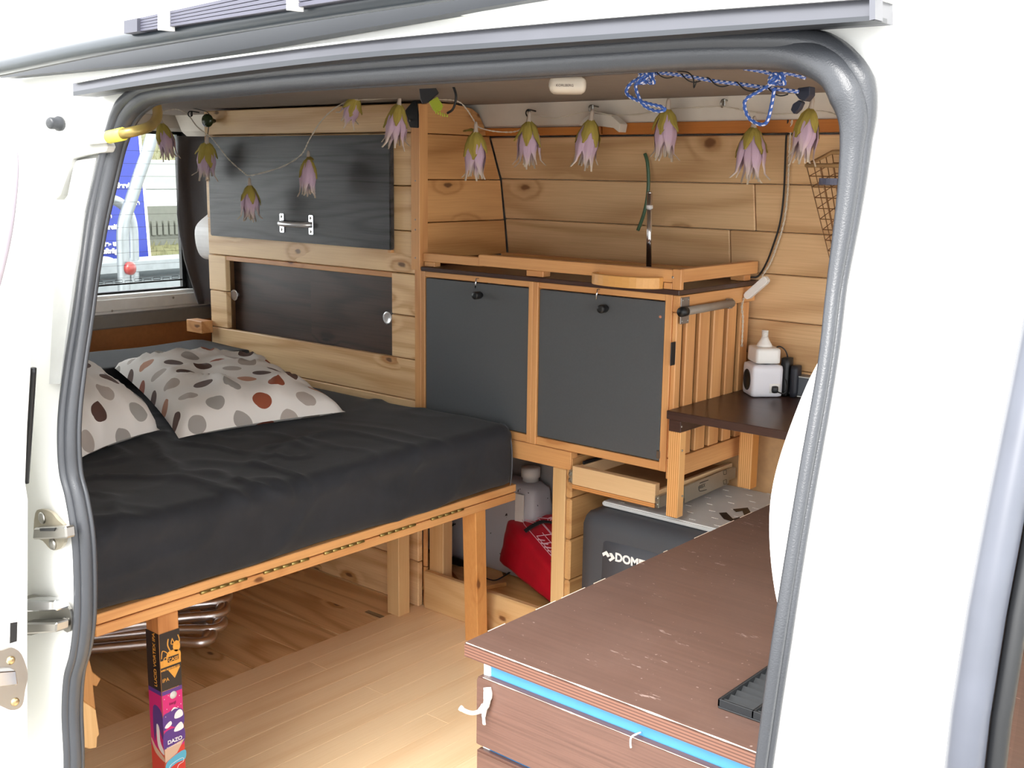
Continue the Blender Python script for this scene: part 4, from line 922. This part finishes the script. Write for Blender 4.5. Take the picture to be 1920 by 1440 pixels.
lathe('plug_body', [(.018, 0), (.016, .006), (.0095, .016), (.0075, .022)], (cc.x, cc.y, DZ+.1112), (0, 0, 1), WHITEP(), pg, 16)
for i in range(5): lathe('plug_ring', [(.0072, 0), (.0078, .0008), (.0072, .0022)], (cc.x, cc.y, DZ+.1335+i*.003), (0, 0, 1), WHITEP(), pg, 14)
rg_ = thing('black_charger', pt(1460, 745, 'z', DZ)+Vector((-.02, .1, 0)), 'upright black power bricks with a looped cable behind the cube socket', 'charger')
q = Vector((cc.x+.045, 2.30, DZ))
rbox('brick', q+Vector((-.012, -.014, 0)), q+Vector((.008, .014, .088)), .004, (3, 3, 6), DARKR(), rg_)
rbox('brick', q+Vector((.012, -.012, 0)), q+Vector((.028, .016, .072)), .003, (3, 3, 6), plain('dark_navy_plastic', '#23252d', .5), rg_)
tube('charger_cable', spline([q+Vector(a) for a in ((0, 0, .085), (-.004, -.01, .105), (-.018, -.015, .112), (-.028, -.015, .095), (-.03, -.01, .04))], 5), .0016, DARKR(), rg_, 8)
s0 = pt(1478, 742, 'z', DZ); spk = thing('small_speaker', (s0.x+.06, s0.y, DZ), 'small box speaker with grey mesh front and pale rim on the corner shelf', 'speaker')
rbox('case', (s0.x, s0.y, DZ+.0003), (s0.x+.16, s0.y+.05, DZ+.048), .006, (8, 4, 4), plain('speaker_case', '#8b8580', .5), spk)
rim = [(s0.x+.002, DZ+.008), (s0.x, DZ+.04), (s0.x+.003, DZ+.047), (s0.x+.157, DZ+.047), (s0.x+.16, DZ+.04), (s0.x+.16, DZ+.006), (s0.x+.157, DZ+.002), (s0.x+.007, DZ+.002)]
tube('rim', [(a, s0.y-.001, z) for a, z in rim], .0016, plain('pale_rim', '#c9ccc8', .4), spk, 8, True)
box('mesh_front', s0.x+.003, s0.x+.157, s0.y-.001, s0.y+.002, DZ+.004, DZ+.046, plain('speaker_mesh', '#565a60', .7, bump=.6, bsc=1500), spk)
tube('aerial_wire', spline([(s0.x+.01, s0.y+.06, DZ+.046), (s0.x+.016, s0.y+.055, DZ+.06), (s0.x+.018, s0.y+.055, DZ+.078)], 4), .002, DARKR(), spk, 6)

# ---- wire basket
bw = thing('wire_basket', pt(1550, 380, 'y', 2.25), 'copper wire basket with a jute-wrapped rim hanging on the planked wall by the seal', 'basket')
wirem = plain('bronze_wire', '#7a5636', .4, .5)
o0 = pt(1512, 310, 'y', 2.15); W_, D_ = .20, .115
def bpnt(a, b, h):   # a along x, b depth to the wall, h down
    tpx = h*.055
    return Vector((o0.x+tpx*.9+a*(W_-tpx*1.4), o0.y+h*.03+b*(D_-h*.05)+h*.02, o0.z+b*.028-h*.215))
vs, fs = [], []
for i in range(11):
    h = i/10; tubemesh(spline([bpnt(0, 0, h), bpnt(1, 0, h), bpnt(1, 1, h), bpnt(0, 1, h)], 1, True), .0011, 5, True, vs, fs)
for k in range(8):
    a = k/7
    tubemesh([bpnt(a, 0, 0), bpnt(a, 0, .94), bpnt(a, .1, 1), bpnt(a, .9, 1), bpnt(a, 1, .94), bpnt(a, 1, 0)], .0011, 5, vs=vs, fs=fs)
for k in range(5):
    b_ = k/4
    tubemesh([bpnt(0, b_, 0), bpnt(0, b_, .94), bpnt(.1, b_, 1), bpnt(.9, b_, 1), bpnt(1, b_, .94), bpnt(1, b_, 0)], .0011, 5, vs=vs, fs=fs)
mk('wire_mesh', vs, fs, wirem, bw)
tube('rim_wrap', [bpnt(0, 0, 0), bpnt(1, 0, 0), bpnt(1, 1, 0), bpnt(0, 1, 0)], .0045, plain('jute', '#a98558', .9, bump=.8, bsc=500), bw, 8, True)
c = bpnt(.22, -.05, .17)
oo = [Vector((c.x+.021*math.cos(a), c.y+.014*math.sin(a), c.z)) for a in [i*math.pi/8 for i in range(16)]]
nn = [Vector((c.x+.018*math.cos(a), c.y+.0115*math.sin(a), c.z)) for a in [i*math.pi/8 for i in range(16)]]
vs = oo+nn+[p+Vector((0, 0, .013)) for p in oo]+[p+Vector((0, 0, .013)) for p in nn]; fs = []
for i in range(16):
    j = (i+1) % 16; fs += [(i, j, 32+j, 32+i), (16+j, 16+i, 48+i, 48+j), (32+i, 32+j, 48+j, 48+i), (j, i, 16+i, 16+j)]
mk('band_clip', vs, fs, plain('blue_grey_plastic', '#565a70', .5), None, label='blue-grey ring clip hooked on the front of the wire basket', cat='clip')

# ---- smoke alarm, lamp plug, knobs under the roof
al = thing('ceiling_alarm', (-1.5, 1.75, 1.29), 'white round-edged alarm unit under the ceiling with small lettering', 'alarm')
c = pt(1064, 158, 'y', 1.6)
rbox('alarm_body', (c.x-.033, 1.6, pt(1064, 174, 'y', 1.6).z), (c.x+.033, 1.66, 1.313), .012, (8, 8, 5), plain('ivory_plastic', '#ded6c8', .4, var=.01), al, None,
     lambda p: Matrix.Rotation(.65, 3, 'Z') @ (p-Vector((c.x, 1.6, 0)))+Vector((c.x, 1.6, 0)))
q = Matrix.Rotation(.65, 3, 'Z')
text('lettering', 'KORLBERG', .0062, q @ Vector((-.020, -.0006, 0))+Vector((c.x, 1.6, c.z-.004)), q @ Vector((1, 0, 0)), (0, 0, 1), plain('brown_print', '#5a4038', .5), al, .0001)
# black holder with lime plug
lp = thing('cable_plug', pt(820, 195, 'y', 1.7), 'lime green ribbed plug in a black wedge holder under the roof', 'plug')
def YP(u, v, y=1.72): return pt(u, v, 'y', y)
prism('holder', [YP(u, v) for u, v in ((784, 150), (808, 150), (823, 174), (803, 192), (792, 194), (788, 185))], (-.02, .02, 0), plain('charcoal_plastic', '#34353a', .5), lp, .001)
lime = plain('lime_plastic', '#b5c63a', .5)
prism('plug_block', [YP(u, v, 1.715) for u, v in ((804, 191), (820, 181), (831, 198), (828, 206), (818, 211), (812, 206))], (-.01, .01, 0), lime, lp, .001)
for i in range(6):
    a = YP(817+i*4.2, 209+i*2.0+(-1.2*max(0, i-3)), 1.716)
    tube('plug_rib', [a+Vector((.000, 0, .0055-.0006*i)), a+Vector((.001, .0, -.0045+.0003*i))], .0014, lime, lp, 6)
tube('cable', spline([YP(u, v, 1.72) for u, v in ((839, 212), (848, 206), (853, 195), (855, 180), (851, 165), (844, 150))], 5), .0026, DARKR(), lp, 8)
# cables running down to the desk
def helix(pts_, r, turns, ph=0, n=8):
    P = spline(pts_, n); L = [0]
    for a, b in zip(P, P[1:]): L.append(L[-1]+(b-a).length)
    out = []
    for i, p in enumerate(P):
        t = (P[min(i+1, len(P)-1)]-P[max(i-1, 0)]).normalized(); s = t.orthogonal().normalized(); 
        s = (Vector((.3, -1, .2))-t*t.dot(Vector((.3, -1, .2)))).normalized(); w_ = t.cross(s); q = L[i]*turns*6.283+ph
        out.append(p+s*math.cos(q)*r+w_*math.sin(q)*r)
    return out
def twisted(name, pts_, rad_, r, turns, mat, n=10, **k):
    o = thing(name, Vector(pts_[0]), **k)
    for ph in (0, math.pi): tube('strand', helix(pts_, rad_, turns, ph, n), r, mat, o, 6)
    return o
ivory = plain('ivory_cord', '#cfc5b4', .6)
dpx = [(1482, 225), (1478, 260), (1476, 310), (1473, 370), (1466, 420), (1452, 465), (1440, 495), (1425, 518)]
tube('black_cable', spline([pt(u-4, v, 'y', wy(pt(u, v, 'y', 2.28).z)-.012) for u, v in dpx]+[pt(1400, 528, 'y', 2.31), pt(1398, 600, 'y', 2.32), pt(1400, 660, 'y', 2.32)], 5), .0022, DARKR(), None, 8,
     label='thin black cable hanging down the planked wall to the corner shelf', cat='cable')
tc_ = twisted('lamp_cord', [pt(u+3, v, 'y', wy(pt(u, v, 'y', 2.28).z)-.014) for u, v in dpx], .0016, .0011, 45, ivory, label='twisted ivory cord with inline switch hanging down the planked wall', cat='cord')
a_, b_ = pt(1436, 522, 'y', 2.26), pt(1395, 558, 'y', 2.26)
d_ = (b_-a_).normalized(); s_ = d_.cross(Vector((0, 1, 0)))
sw = prism('inline_switch', [a_+s_*.006, a_+d_*.006+s_*.009, b_-d_*.006+s_*.009, b_+s_*.005, b_-s_*.005, b_-d_*.006-s_*.008, a_+d_*.006-s_*.008, a_-s_*.006], (0, .016, 0), WHITEP(), tc_, .002, 2)
twl = [b_, pt(1391, 575, 'y', 2.27), pt(1393, 600, 'y', 2.27), pt(1391, 650, 'y', 2.27)]
for ph in (0, math.pi): tube('strand', helix(twl, .0016, 45, ph, 10), .0011, ivory, tc_, 6)

# ---- light string with felt flowers
def SP(u, v, y): return pt(u, v, 'y', y)
cord = [(300, 210, 1.9), (330, 205, 1.95), (352, 215, 1.95), (370, 238, 1.93), (395, 257, 1.91), (410, 275, 1.905), (430, 300, 1.905), (455, 322, 1.905), (468, 329, 1.905), (500, 322, 1.905), (535, 310, 1.905), (565, 290, 1.905), (580, 262, 1.905), (600, 230, 1.905), (625, 205, 1.905), (655, 190, 1.90),
        (700, 186, 1.91), (752, 183, 1.93), (785, 182, 1.96), (820, 186, 1.98), (858, 190, 2.0), (875, 205, 2.02), (888, 225, 2.04), (897, 238, 2.05), (925, 246, 2.07), (965, 247, 2.1), (985, 235, 2.12), (995, 215, 2.15), (1040, 222, 2.17), (1080, 213, 2.18), (1110, 210, 2.18), (1150, 216, 2.19), (1200, 214, 2.19), (1247, 205, 2.19), (1300, 202, 2.19), (1355, 200, 2.2), (1400, 208, 2.2), (1450, 214, 2.2), (1500, 212, 2.2), (1540, 208, 2.2), (1580, 218, 2.2)]
twisted('light_string_cord', [SP(*c) for c in cord], .0013, .0009, 55, ivory, 5, label='twisted ivory light string cord looping along the cupboard and wall', cat='cord')
fib = NB('lilac_fibre_petal'); tcg = fib.n('ShaderNodeTexCoord').outputs['UV']; sx = fib.n('ShaderNodeSeparateXYZ'); fib.set(sx.inputs[0], tcg)
vein = fib.noise(fib.coords((90, 3, 3), True, 'UV'), 1, 3, .6); tt = fib.math('ADD', sx.outputs[1], fib.math('MULTIPLY', fib.math('SUBTRACT', fib.noise(fib.coords((4, 1, 1), True, 'UV'), 1.5, 2), .5), .5))
pc = fib.ramp(tt, [(0, srgb('#c8aabd')), (.6, srgb('#d2b6c8')), (.84, srgb('#e3d4c0')), (1, srgb('#e6dab8'))])
fib.bump(vein, .6, .001)
PET = fib.fin(fib.mix(fib.math('MULTIPLY', vein, .5), pc, srgb('#a585a0')), .85)
sep = NB('olive_fibre_sepal'); vein = sep.noise(sep.coords((70, 3, 3), True, 'UV'), 1, 3, .6); sep.bump(vein, .6, .001)
SEP = sep.fin(sep.mix(vein, srgb('#bda94e'), srgb('#8c7a36')), .85)
def petalmesh(nm, prof, wid, seed, mat, folds=2.0):
    """strip following prof (r, z), width wid(t), origin at the flower neck"""
    n, k = 12, 5; vs, fs, uvs = [], [], []
    rnd = random.Random(seed)
    ph = rnd.uniform(0, 6)
    for i in range(n+1):
        t = i/n; f = t*(len(prof)-1); a = min(int(f), len(prof)-2); r = prof[a][0]+(prof[a+1][0]-prof[a][0])*(f-a); z = prof[a][1]+(prof[a+1][1]-prof[a][1])*(f-a)
        w_ = wid(t)
        for j in range(k+1):
            s = j/k*2-1; cup = -abs(s)**2*w_*.45
            rr_ = r+cup+.0016*math.sin(s*folds*3+ph)+.0015*noise.noise(Vector((s*2, t*5, seed)))
            vs.append(Vector((rr_, s*w_+.003*noise.noise(Vector((t*4, seed, 1))), z))); uvs.append((j/k*.3, t))
    for i in range(n):
        for j in range(k): fs.append((i*(k+1)+j, i*(k+1)+j+1, (i+1)*(k+1)+j+1, (i+1)*(k+1)+j))
    me = bpy.data.meshes.new(nm); me.from_pydata(vs, [], fs); l = me.uv_layers.new(name='UVMap')
    for p in me.polygons:
        p.use_smooth = True
        for li in p.loop_indices: l.data[li].uv = uvs[me.loops[li].vertex_index]
    me.materials.append(mat); return me
pw = lambda t: .0018+.0105*math.sin(min(1, t*1.12)*math.pi)**.8*(1 if t < .55 else .9)*(1-.55*sm(.55, .8, t))
PMs = [petalmesh('petal', [(.004, 0), (.013, -.012), (.020, -.030), (.023, -.050), (.021, -.068), (.022, -.084), (.024+.004*i, -.096)], pw, i, PET) for i in range(4)]
iw = lambda t: .0015+.0035*math.sin(min(1, t)*math.pi)
IMs = [petalmesh('inner_petal', [(.003, -.02), (.008, -.04), (.010, -.06), (.009+.002*i, -.08), (.010+.004*(i % 2), -.097)], iw, 10+i, PET) for i in range(3)]
sw_ = lambda t: .0022+.0115*math.sin(min(1, t*1.05)*math.pi)**.9*(1-.4*t)
SMs = [petalmesh('sepal', [(.0045, .002), (.0155, -.010), (.0225, -.026), (.0245+.002*i, -.040), (.025+.004*i, -.052)], sw_, 20+i, SEP) for i in range(3)]
NECK = None
fproto = None
def flower_proto():
    t = bpy.data.objects.new('flower_light', None); COL.objects.link(t)
    def ch_(nm, me, a, sc=1, tilt=0):
        o = bpy.data.objects.new(nm, me); COL.objects.link(o); o.parent = t; o.rotation_euler = (0, tilt, a); o.scale = (sc, sc, sc); return o
    for i in range(7): ch_('petal', PMs[i % 4], i*.8976+.2, random.uniform(.92, 1.06), random.uniform(-.08, .08))
    for i in range(5): ch_('inner_petal', IMs[i % 3], i*1.2566+.5, random.uniform(.95, 1.08))
    for i in range(5): ch_('sepal', SMs[i % 3], i*1.2566, random.uniform(.85, 1.1), random.uniform(-.2, .05))
    n_ = lathe('neck', [(.002, .022), (.0042, .016), (.0045, .006), (.0062, .0), (.006, -.006)], (0, 0, 0), (0, 0, 1), plain('beige_cap', '#b5a698', .7), None, 10)
    n_.parent = t
    return t
fproto = flower_proto()
FL = [((303, 232), 1.92, .95, (.15, .1), 'felt flower light with lilac petals nearest the bent metal arm'),
      ((388, 268), 1.92, 1.0, (.2, -.45), 'lilac felt flower light tilted in front of the dark rear curtain'),
      ((468, 348), 1.905, .86, (0, .02), 'lowest felt flower light hanging before the black flap door'),
      ((578, 298), 1.905, .86, (0, -.05), 'felt flower light with one raised sepal before the black flap door'),
      ((668, 185), 1.90, .78, (.3, -.9), 'felt flower light lying sideways against the roof edge above the black flap'),
      ((748, 196), 1.93, .95, (.1, -.3), 'felt flower light left of the black bracket by the corner post'),
      ((892, 248), 2.03, 1.0, (.05, -.08), 'felt flower light with a long thin sepal before the end panel'),
      ((992, 228), 2.1, .96, (.05, -.05), 'felt flower light on the first wall hook right of the end panel'),
      ((1108, 225), 2.13, 1.0, (.1, -.22), 'felt flower light hanging beneath the cream metal plate'),
      ((1252, 205), 2.14, .98, (0, -.05), 'felt flower light next to the left rope loop'),
      ((1413, 240), 2.15, 1.0, (-.1, .02), 'felt flower light below the right rope loop'),
      ((1520, 205), 2.1, .95, (-.1, -.1), 'felt flower light near the upper right corner of the opening')]
for i, (uv_, y, s, tl, lab) in enumerate(FL):
    if i == 0: f = fproto
    else:
        f = fproto.copy(); COL.objects.link(f)
        for chd in list(fproto.children):
            c = chd.copy(); COL.objects.link(c); c.parent = f
            if c.name.startswith('sepal') and i in (3, 6) and chd == [q for q in fproto.children if q.name.startswith('sepal')][2]: c.rotation_euler[1] -= .9
    f.location = SP(uv_[0], uv_[1], y); f.rotation_euler = (tl[0], -tl[1], 0) if i == 0 else (tl[0], -tl[1]*1.0, 0)
    f.rotation_mode = 'XYZ'; sp_r = Matrix.Rotation(i*1.1, 4, 'Z'); rm = Matrix.Rotation(-tl[1], 4, (math.sin(YAW)*0, 1, 0)) @ Matrix.Rotation(tl[0], 4, 'X') @ sp_r
    f.rotation_euler = rm.to_euler(); f.scale = (s*1.12,)*3
    props(f, lab, 'flower light', 'felt flowers on the light string')
# hooks of the string and small fittings
for k, (u, v, y, lab) in enumerate(((357, 214, 1.95, 'tiny black cable clip on the cream rear rail'), (990, 212, 2.19, 'small black hook holding the flower string on the cream rail'), (1108, 204, 2.19, 'small metal hook above the cream plate'), (1355, 194, 2.2, 'small dark metal hook between the two rope loops'))):
    p = SP(u, v, y); h = thing('string_hook', p, lab, 'hook', 'little hooks of the light string')
    m_ = DARKR() if k < 2 else STEEL()
    tube('hook_wire', spline([p+Vector(q) for q in ((0, .03, .006), (0, .0, .008), (0, -.008, 0), (0, -.002, -.008), (.001, .004, -.004))], 4), .0018, m_, h, 6)
    box('hook_plate', p.x-.004, p.x+.004, y+.002, y+.006, p.z-.006, p.z+.01, m_, h)
pp_ = [(1095, 222), (1110, 212), (1145, 216), (1163, 232), (1160, 248), (1150, 240), (1120, 236), (1085, 236)]
prism('mounting_plate', [pt(u, v, 'y', 2.19) for u, v in pp_], (0, .03, 0), CREAM, None, .001, label='cream painted metal gusset plate on the roof rail left of the rope', cat='plate')
rd = thing('round_knob', pt(390, 226, 'y', 1.97), 'dark green round knob at the upper left corner of the planked cupboard', 'knob')
lathe('knob_body', [(.005, -.03), (.013, -.005), (.019, .0), (.019, .005), (.014, .011), (.004, .013)], pt(390, 226, 'y', 1.97), (.3, -1, 0), plain('dark_green_knob', '#2f3a22', .2), rd, 20)
tube('knob_cable', spline([pt(u, v, 'y', 1.97) for u, v in ((345, 200), (375, 206), (392, 214), (391, 240), (388, 262))], 4), .0012, DARKR(), rd, 6)

# ---- blue and white rope
rp = NB('blue_white_rope'); ux = rp.n('ShaderNodeSeparateXYZ'); rp.set(ux.inputs[0], rp.n('ShaderNodeTexCoord').outputs['UV'])
w1 = rp.math('SINE', rp.math('ADD', rp.math('MULTIPLY', ux.outputs[1], 620.0), rp.math('MULTIPLY', ux.outputs[0], 6.283)))
w2 = rp.math('SINE', rp.math('MULTIPLY', ux.outputs[0], 18.85))
ROPE = rp.fin(rp.mix(rp.math('MULTIPLY', rp.math('GREATER_THAN', w1, .1), rp.math('GREATER_THAN', w2, .1)), srgb('#3a62b4'), srgb('#e4e4ee')), .7)
ro = thing('blue_rope', pt(1300, 170, 'y', 1.6), 'blue and white cord with two knotted loops strung under the roof', 'rope')
RR = .0030
def rope(pts_, y, r=RR, n=6, nm='rope_run'):
    return tube(nm, spline([pt(u, v, 'y', y if len(q) == 0 else q[0]) for u, v, *q in pts_], n), r, ROPE, ro, 8, uv=True)
YR = 1.62
rope([(1215, 142), (1240, 137), (1290, 143), (1340, 152), (1390, 158), (1440, 165), (1497, 172)], YR)
rope([(1395, 128), (1430, 134), (1455, 140), (1480, 138), (1510, 146)], YR-.01)
rope([(1208, 150), (1192, 150), (1178, 162), (1175, 175), (1190, 186), (1215, 194), (1240, 200), (1246, 206), (1230, 208), (1208, 198), (1196, 178), (1192, 160), (1200, 148)], YR-.01, nm='rope_loop')
rope([(1448, 156), (1425, 170), (1400, 185), (1396, 200), (1405, 222), (1425, 233), (1438, 228), (1446, 200), (1452, 165)], YR-.01, nm='rope_loop')
for cx_, cy_ in ((1213, 146), (1458, 148)):
    q = []
    for i in range(22):
        a = i*.95; q.append((cx_+14*math.cos(a)*(1-.2*math.sin(i)), cy_+10*math.sin(a*1.3+.4), YR-.012+.006*math.sin(a*.7)))
    rope(q, YR, n=4, nm='rope_knot')
zt = spline([pt(1255+i*26, 139+i*4.4, 'y', YR) for i in range(10)], 6)
tube('black_tie', helix([pt(1235+i*30, 138+i*4.6, 'y', YR) for i in range(9)], .0052, 19, 0, 12), .0011, DARKR(), ro, 6)
tube('tie_tail', spline([pt(u, v, 'y', YR-.01) for u, v in ((1270, 134), (1290, 136), (1300, 148), (1301, 165), (1306, 152))], 4), .0011, DARKR(), ro, 6)
hkk = thing('rope_anchor', pt(1500, 185, 'y', 1.66), 'dark blue-grey plastic hook holding the rope end beside the last flower', 'hook')
prism('anchor_block', [pt(u, v, 'y', 1.65) for u, v in ((1496, 165), (1518, 162), (1518, 178), (1508, 190), (1498, 186), (1490, 176))], (0, .02, 0), plain('navy_plastic', '#232838', .5), hkk, .001)
prism('anchor_tongue', [pt(u, v, 'y', 1.66) for u, v in ((1498, 187), (1504, 192), (1498, 205), (1488, 214), (1482, 206), (1486, 195))], (0, .012, 0), plain('navy_plastic', '#232838', .5), hkk, .001)

# ---- curtain and white stand-in for the bright gap at the rear corner
cu = NB('dark_curtain'); cu.bump(cu.noise(cu.coords((1, 1, 1), False), 120, 3), .3, .001); CUR = cu.fin(srgb('#3b3638'), .55, **{'Sheen Weight': .6})
vs, fs = [], []; n1, n2 = 30, 24
for i in range(n1+1):
    z = 1.245-i/n1*.60
    e = pt(*(lambda v: (335 + (0 if v < 400 else (v-400)*.13 if v < 480 else 10+(v-480)*.32), v))(255+i/n1*315), 'x', -3.33)
    for j in range(n2+1):
        s = j/n2; y0_ = e.y; y1_ = 2.318
        g_ = .012*math.sin(s*16+.4*math.sin(i*.3))*(1-.3*i/n1)
        xx = -3.335+.33*sm(.0, 1, s)*(.35+.65*sm(0, 1, s))+g_*.6
        vs.append(Vector((xx, y0_+(y1_-y0_)*min(1, s*1.4)-abs(g_)*.7, e.z)))
for i in range(n1):
    for j in range(n2): a = i*(n2+1)+j; fs.append((a, a+1, a+n2+2, a+n2+1))
cv = mk('curtain', vs, fs, CUR, None, True, label='dark gathered curtain at the right edge of the rear window', cat='curtain')
s_m = cv.modifiers.new('s', 'SOLIDIFY'); s_m.thickness = .003
gap_outline = spline([pt(u, v, 'x', -3.02) for u, v in ((366, 425), (385, 405), (398, 400), (405, 440), (400, 475), (388, 486), (374, 478), (366, 455))], 4, True)
prism('bright_gap_stand_in', gap_outline, (.112, 0, 0), plain('bright_gap_white', '#f2f2f4', .4), None, .002, label='white rounded stand-in for the bright gap between dark curtain and planked cupboard', cat='stand-in')  # white plate added in place of bright outdoors showing past the curtain

# ================================================================ OUTDOORS
gn = NB('asphalt'); vv = gn.coords((1, 1, 1), False); gn.bump(gn.noise(vv, 80, 3), .4, .01)
box('ground', -30, 12, -12, 25, -.75, -.72, gn.fin(gn.mix(gn.noise(vv, 3, 4), srgb('#7d7b78'), srgb('#93918d')), .9), kind='structure', b=0)
XO = -5.5
sg = thing('blue_sign', (XO, 3.1, -.7), 'tall blue service sign with white German lettering outside the rear window', 'sign')
bl_ = plain('sign_blue', '#26348a', .4, var=.02)
P4 = [pt(u, v, 'x', XO) for u, v in ((258, 215), (262, 260), (286, 545), (292, 640))]
prism('sign_board', [P4[3]]+[P4[2], P4[1], P4[0], Vector((XO, 2.2, P4[0].z)), Vector((XO, 2.2, P4[3].z))], (-.03, 0, 0), bl_, sg)
tube('sign_edge', [p+Vector((.002, 0, 0)) for p in P4], .008, WHITEP(), sg, 6)
for (u, v, s, h) in ((207, 332, 'el', .04), (203, 352, 'nd Service', .038), (207, 383, 'technische Dienste', .038), (198, 409, 'ce', .038), (192, 430, 'bereitstellung', .036), (185, 462, 'erie- und', .038), (184, 476, 'laufträge', .038)):
    if s.startswith('tech'): text('sign_text', 'te', h, pt(252, 384, 'x', XO+.004), (0, 1, 0), (0, 0, 1), WHITEP(), sg, .001, .002); text('sign_text', 'c', h, pt(200, 385, 'x', XO+.004), (0, 1, 0), (0, 0, 1), WHITEP(), sg, .001, .002)
    else: text('sign_text', s, h, pt(u, v, 'x', XO+.004), (0, 1, 0), (0, 0, 1), WHITEP(), sg, .001, .002)
blob2 = spline([pt(u, v, 'x', XO+.004) for u, v in ((150, 500), (185, 483), (205, 482), (222, 492), (226, 505), (180, 508))], 4, True)
prism('sign_logo', blob2, (.002, 0, 0), WHITEP(), sg)
galv = plain('galvanised_steel', '#868c8e', .35, .6, var=.08)
hb = thing('hoop_barrier', (-5.1, 2.9, -.7), 'galvanised bent tube barrier standing before the blue sign', 'barrier')
X2 = -5.0
tube('barrier_tube', spline([pt(u, v, 'x', X2) for u, v in ((300, 200), (281, 270), (262, 325), (246, 375), (234, 410), (230, 440), (231, 480), (233, 560), (236, 700))], 5), .030, galv, hb, 14)
tube('barrier_tube', spline([pt(u, v, 'x', X2-.2) for u, v in ((170, 372), (205, 373), (228, 383), (242, 402), (249, 430), (251, 480), (252, 560), (254, 700))], 5), .026, galv, hb, 14)
lathe('red_reflector', [(.032, 0), (.032, .02), (.02, .03), (.005, .035)], pt(241, 503, 'x', X2+.05), (1, .3, 0), plain('red_reflector', '#7e2f2a', .3), hb, 18)
gdl = thing('guard_rail', (-5.3, 3.4, -.7), 'galvanised guard rail crossing in front of the blue sign', 'guard rail')
a_ = pt(150, 492, 'x', -5.25); b2 = pt(336, 476, 'x', -5.25)
zc = a_.z-.02; prof = [(0, .10), (-.03, .08), (-.03, .03), (0.02, .0), (-.03, -.03), (-.03, -.08), (0, -.10)]
vs = []; 
for yy, dz in ((2.0, .0), (4.5, .03)): vs += [Vector((-5.2-x_, yy, .57+z_+dz)) for x_, z_ in prof]
fs = [(i, i+1, 8+i, 7+i) for i in range(6)]
gg = mk('rail_beam', vs, fs, galv, gdl); q_ = gg.modifiers.new('s', 'SOLIDIFY'); q_.thickness = .006
for yy in (2.2, 4.3): box('rail_post', -5.35, -5.26, yy-.04, yy+.04, -.72, .62, galv, gdl)
wlb = thing('concrete_wall', (-9, 6, -.7), 'pale concrete retaining wall beyond the sign', 'wall', kind='thing')
cw = NB('stained_concrete'); vv = cw.coords((1, 1, 1), False); cwm = cw.fin(cw.mix(cw.noise(vv, 4, 5, .7), srgb('#7f8480'), srgb('#9fa39f')), .85)
za, zb2, zc2, zd = [pt(310, v, 'x', -8.5).z for v in (300, 356, 412, 470)]
box('wall_course', -8.7, -8.5, 2, 12, zb2, za, cwm, wlb, .01); box('wall_course', -8.65, -8.45, 2, 12, zc2, zb2, plain('bright_concrete', '#c2c4c2', .8), wlb, .01)
for k in range(4): box('wall_block', -8.9, -8.7, 2+k*2.5, 4.48+k*2.5, za-.3, za+.0, cwm, wlb, .01)
fn = thing('picket_fence', (-8.2, 5, -.7), 'low grey picket fence on the grass strip outside', 'fence')
fm = plain('weathered_picket', '#62645c', .8)
yl, yr = pt(268, 430, 'x', -8.2).y, pt(345, 430, 'x', -8.2).y
zf0, zf1 = pt(310, 440, 'x', -8.2).z, pt(310, 414, 'x', -8.2).z
k = 0; y_ = yl-.3
while y_ < yr+.5: box('picket', -8.22, -8.2, y_, y_+.035, zf0, zf1, fm, fn, 0); y_ += .055; k += 1
box('fence_board', -8.25, -8.22, yl-.3, yr+.5, zf0-.1, zf1+.12, fm, fn)
gm = NB('grass'); vv = gm.coords((1, 1, 1), False)
GRM = gm.fin(gm.mix(gm.noise(vv, 7, 5, .7), srgb('#46522f'), srgb('#6b6149')), .95)
rnd = random.Random(3)
def grass(name, x0, x1, y0, y1, z0, z1, n, label):
    vs, fs = [], []
    vs += [Vector((x0, y0, z0)), Vector((x1, y0, z1)), Vector((x1, y1, z1)), Vector((x0, y1, z0))]; fs.append((0, 1, 2, 3))
    for _ in range(n):
        t = rnd.random(); x_ = x0+(x1-x0)*t; y_ = rnd.uniform(y0, y1); z_ = z0+(z1-z0)*t; a = rnd.uniform(0, 6.28); h = rnd.uniform(.03, .09); b0_ = len(vs)
        vs.extend([Vector((x_, y_, z_)), Vector((x_+.012*math.cos(a), y_+.012*math.sin(a), z_)), Vector((x_+.03*math.cos(a*2), y_+.03*math.sin(a*2), z_+h))]); fs.append((b0_, b0_+1, b0_+2))
    return mk(name, vs, fs, GRM, None, kind='stuff', label=label, cat='grass')
grass('grass', -6.3, -8.3, 2.5, 9, -.35, pt(310, 440, 'x', -8.2).z-.05, 6000, 'sloping grass strip below the picket fence')
grass('grass', -8.9, -10.5, 2, 12, za-.02, za+.35, 5000, 'grass bank above the concrete wall')
rfm = plain('red_brick_roof', '#a85a44', .8, var=.2, sc=20)
for k in range(3):
    h = thing('brick_house', (-14, 5+k*4, -.7), ('left', 'middle', 'right')[k]+'most red brick house beyond the grass bank', 'house', 'brick houses beyond the bank')
    box('house_wall', -15, -14, 4+k*3.2, 7+k*3.2, -.7, 1.6, rfm, h); prism('house_roof', [(-13.9, 3.9+k*3.2, 1.6), (-15.1, 3.9+k*3.2, 1.6), (-14.5, 3.9+k*3.2, 2.3)], (0, 3.2, 0), plain('roof_tiles', '#7c4438', .8), h)
if 'x' in MATS: bpy.data.materials.remove(MATS.pop('x'))
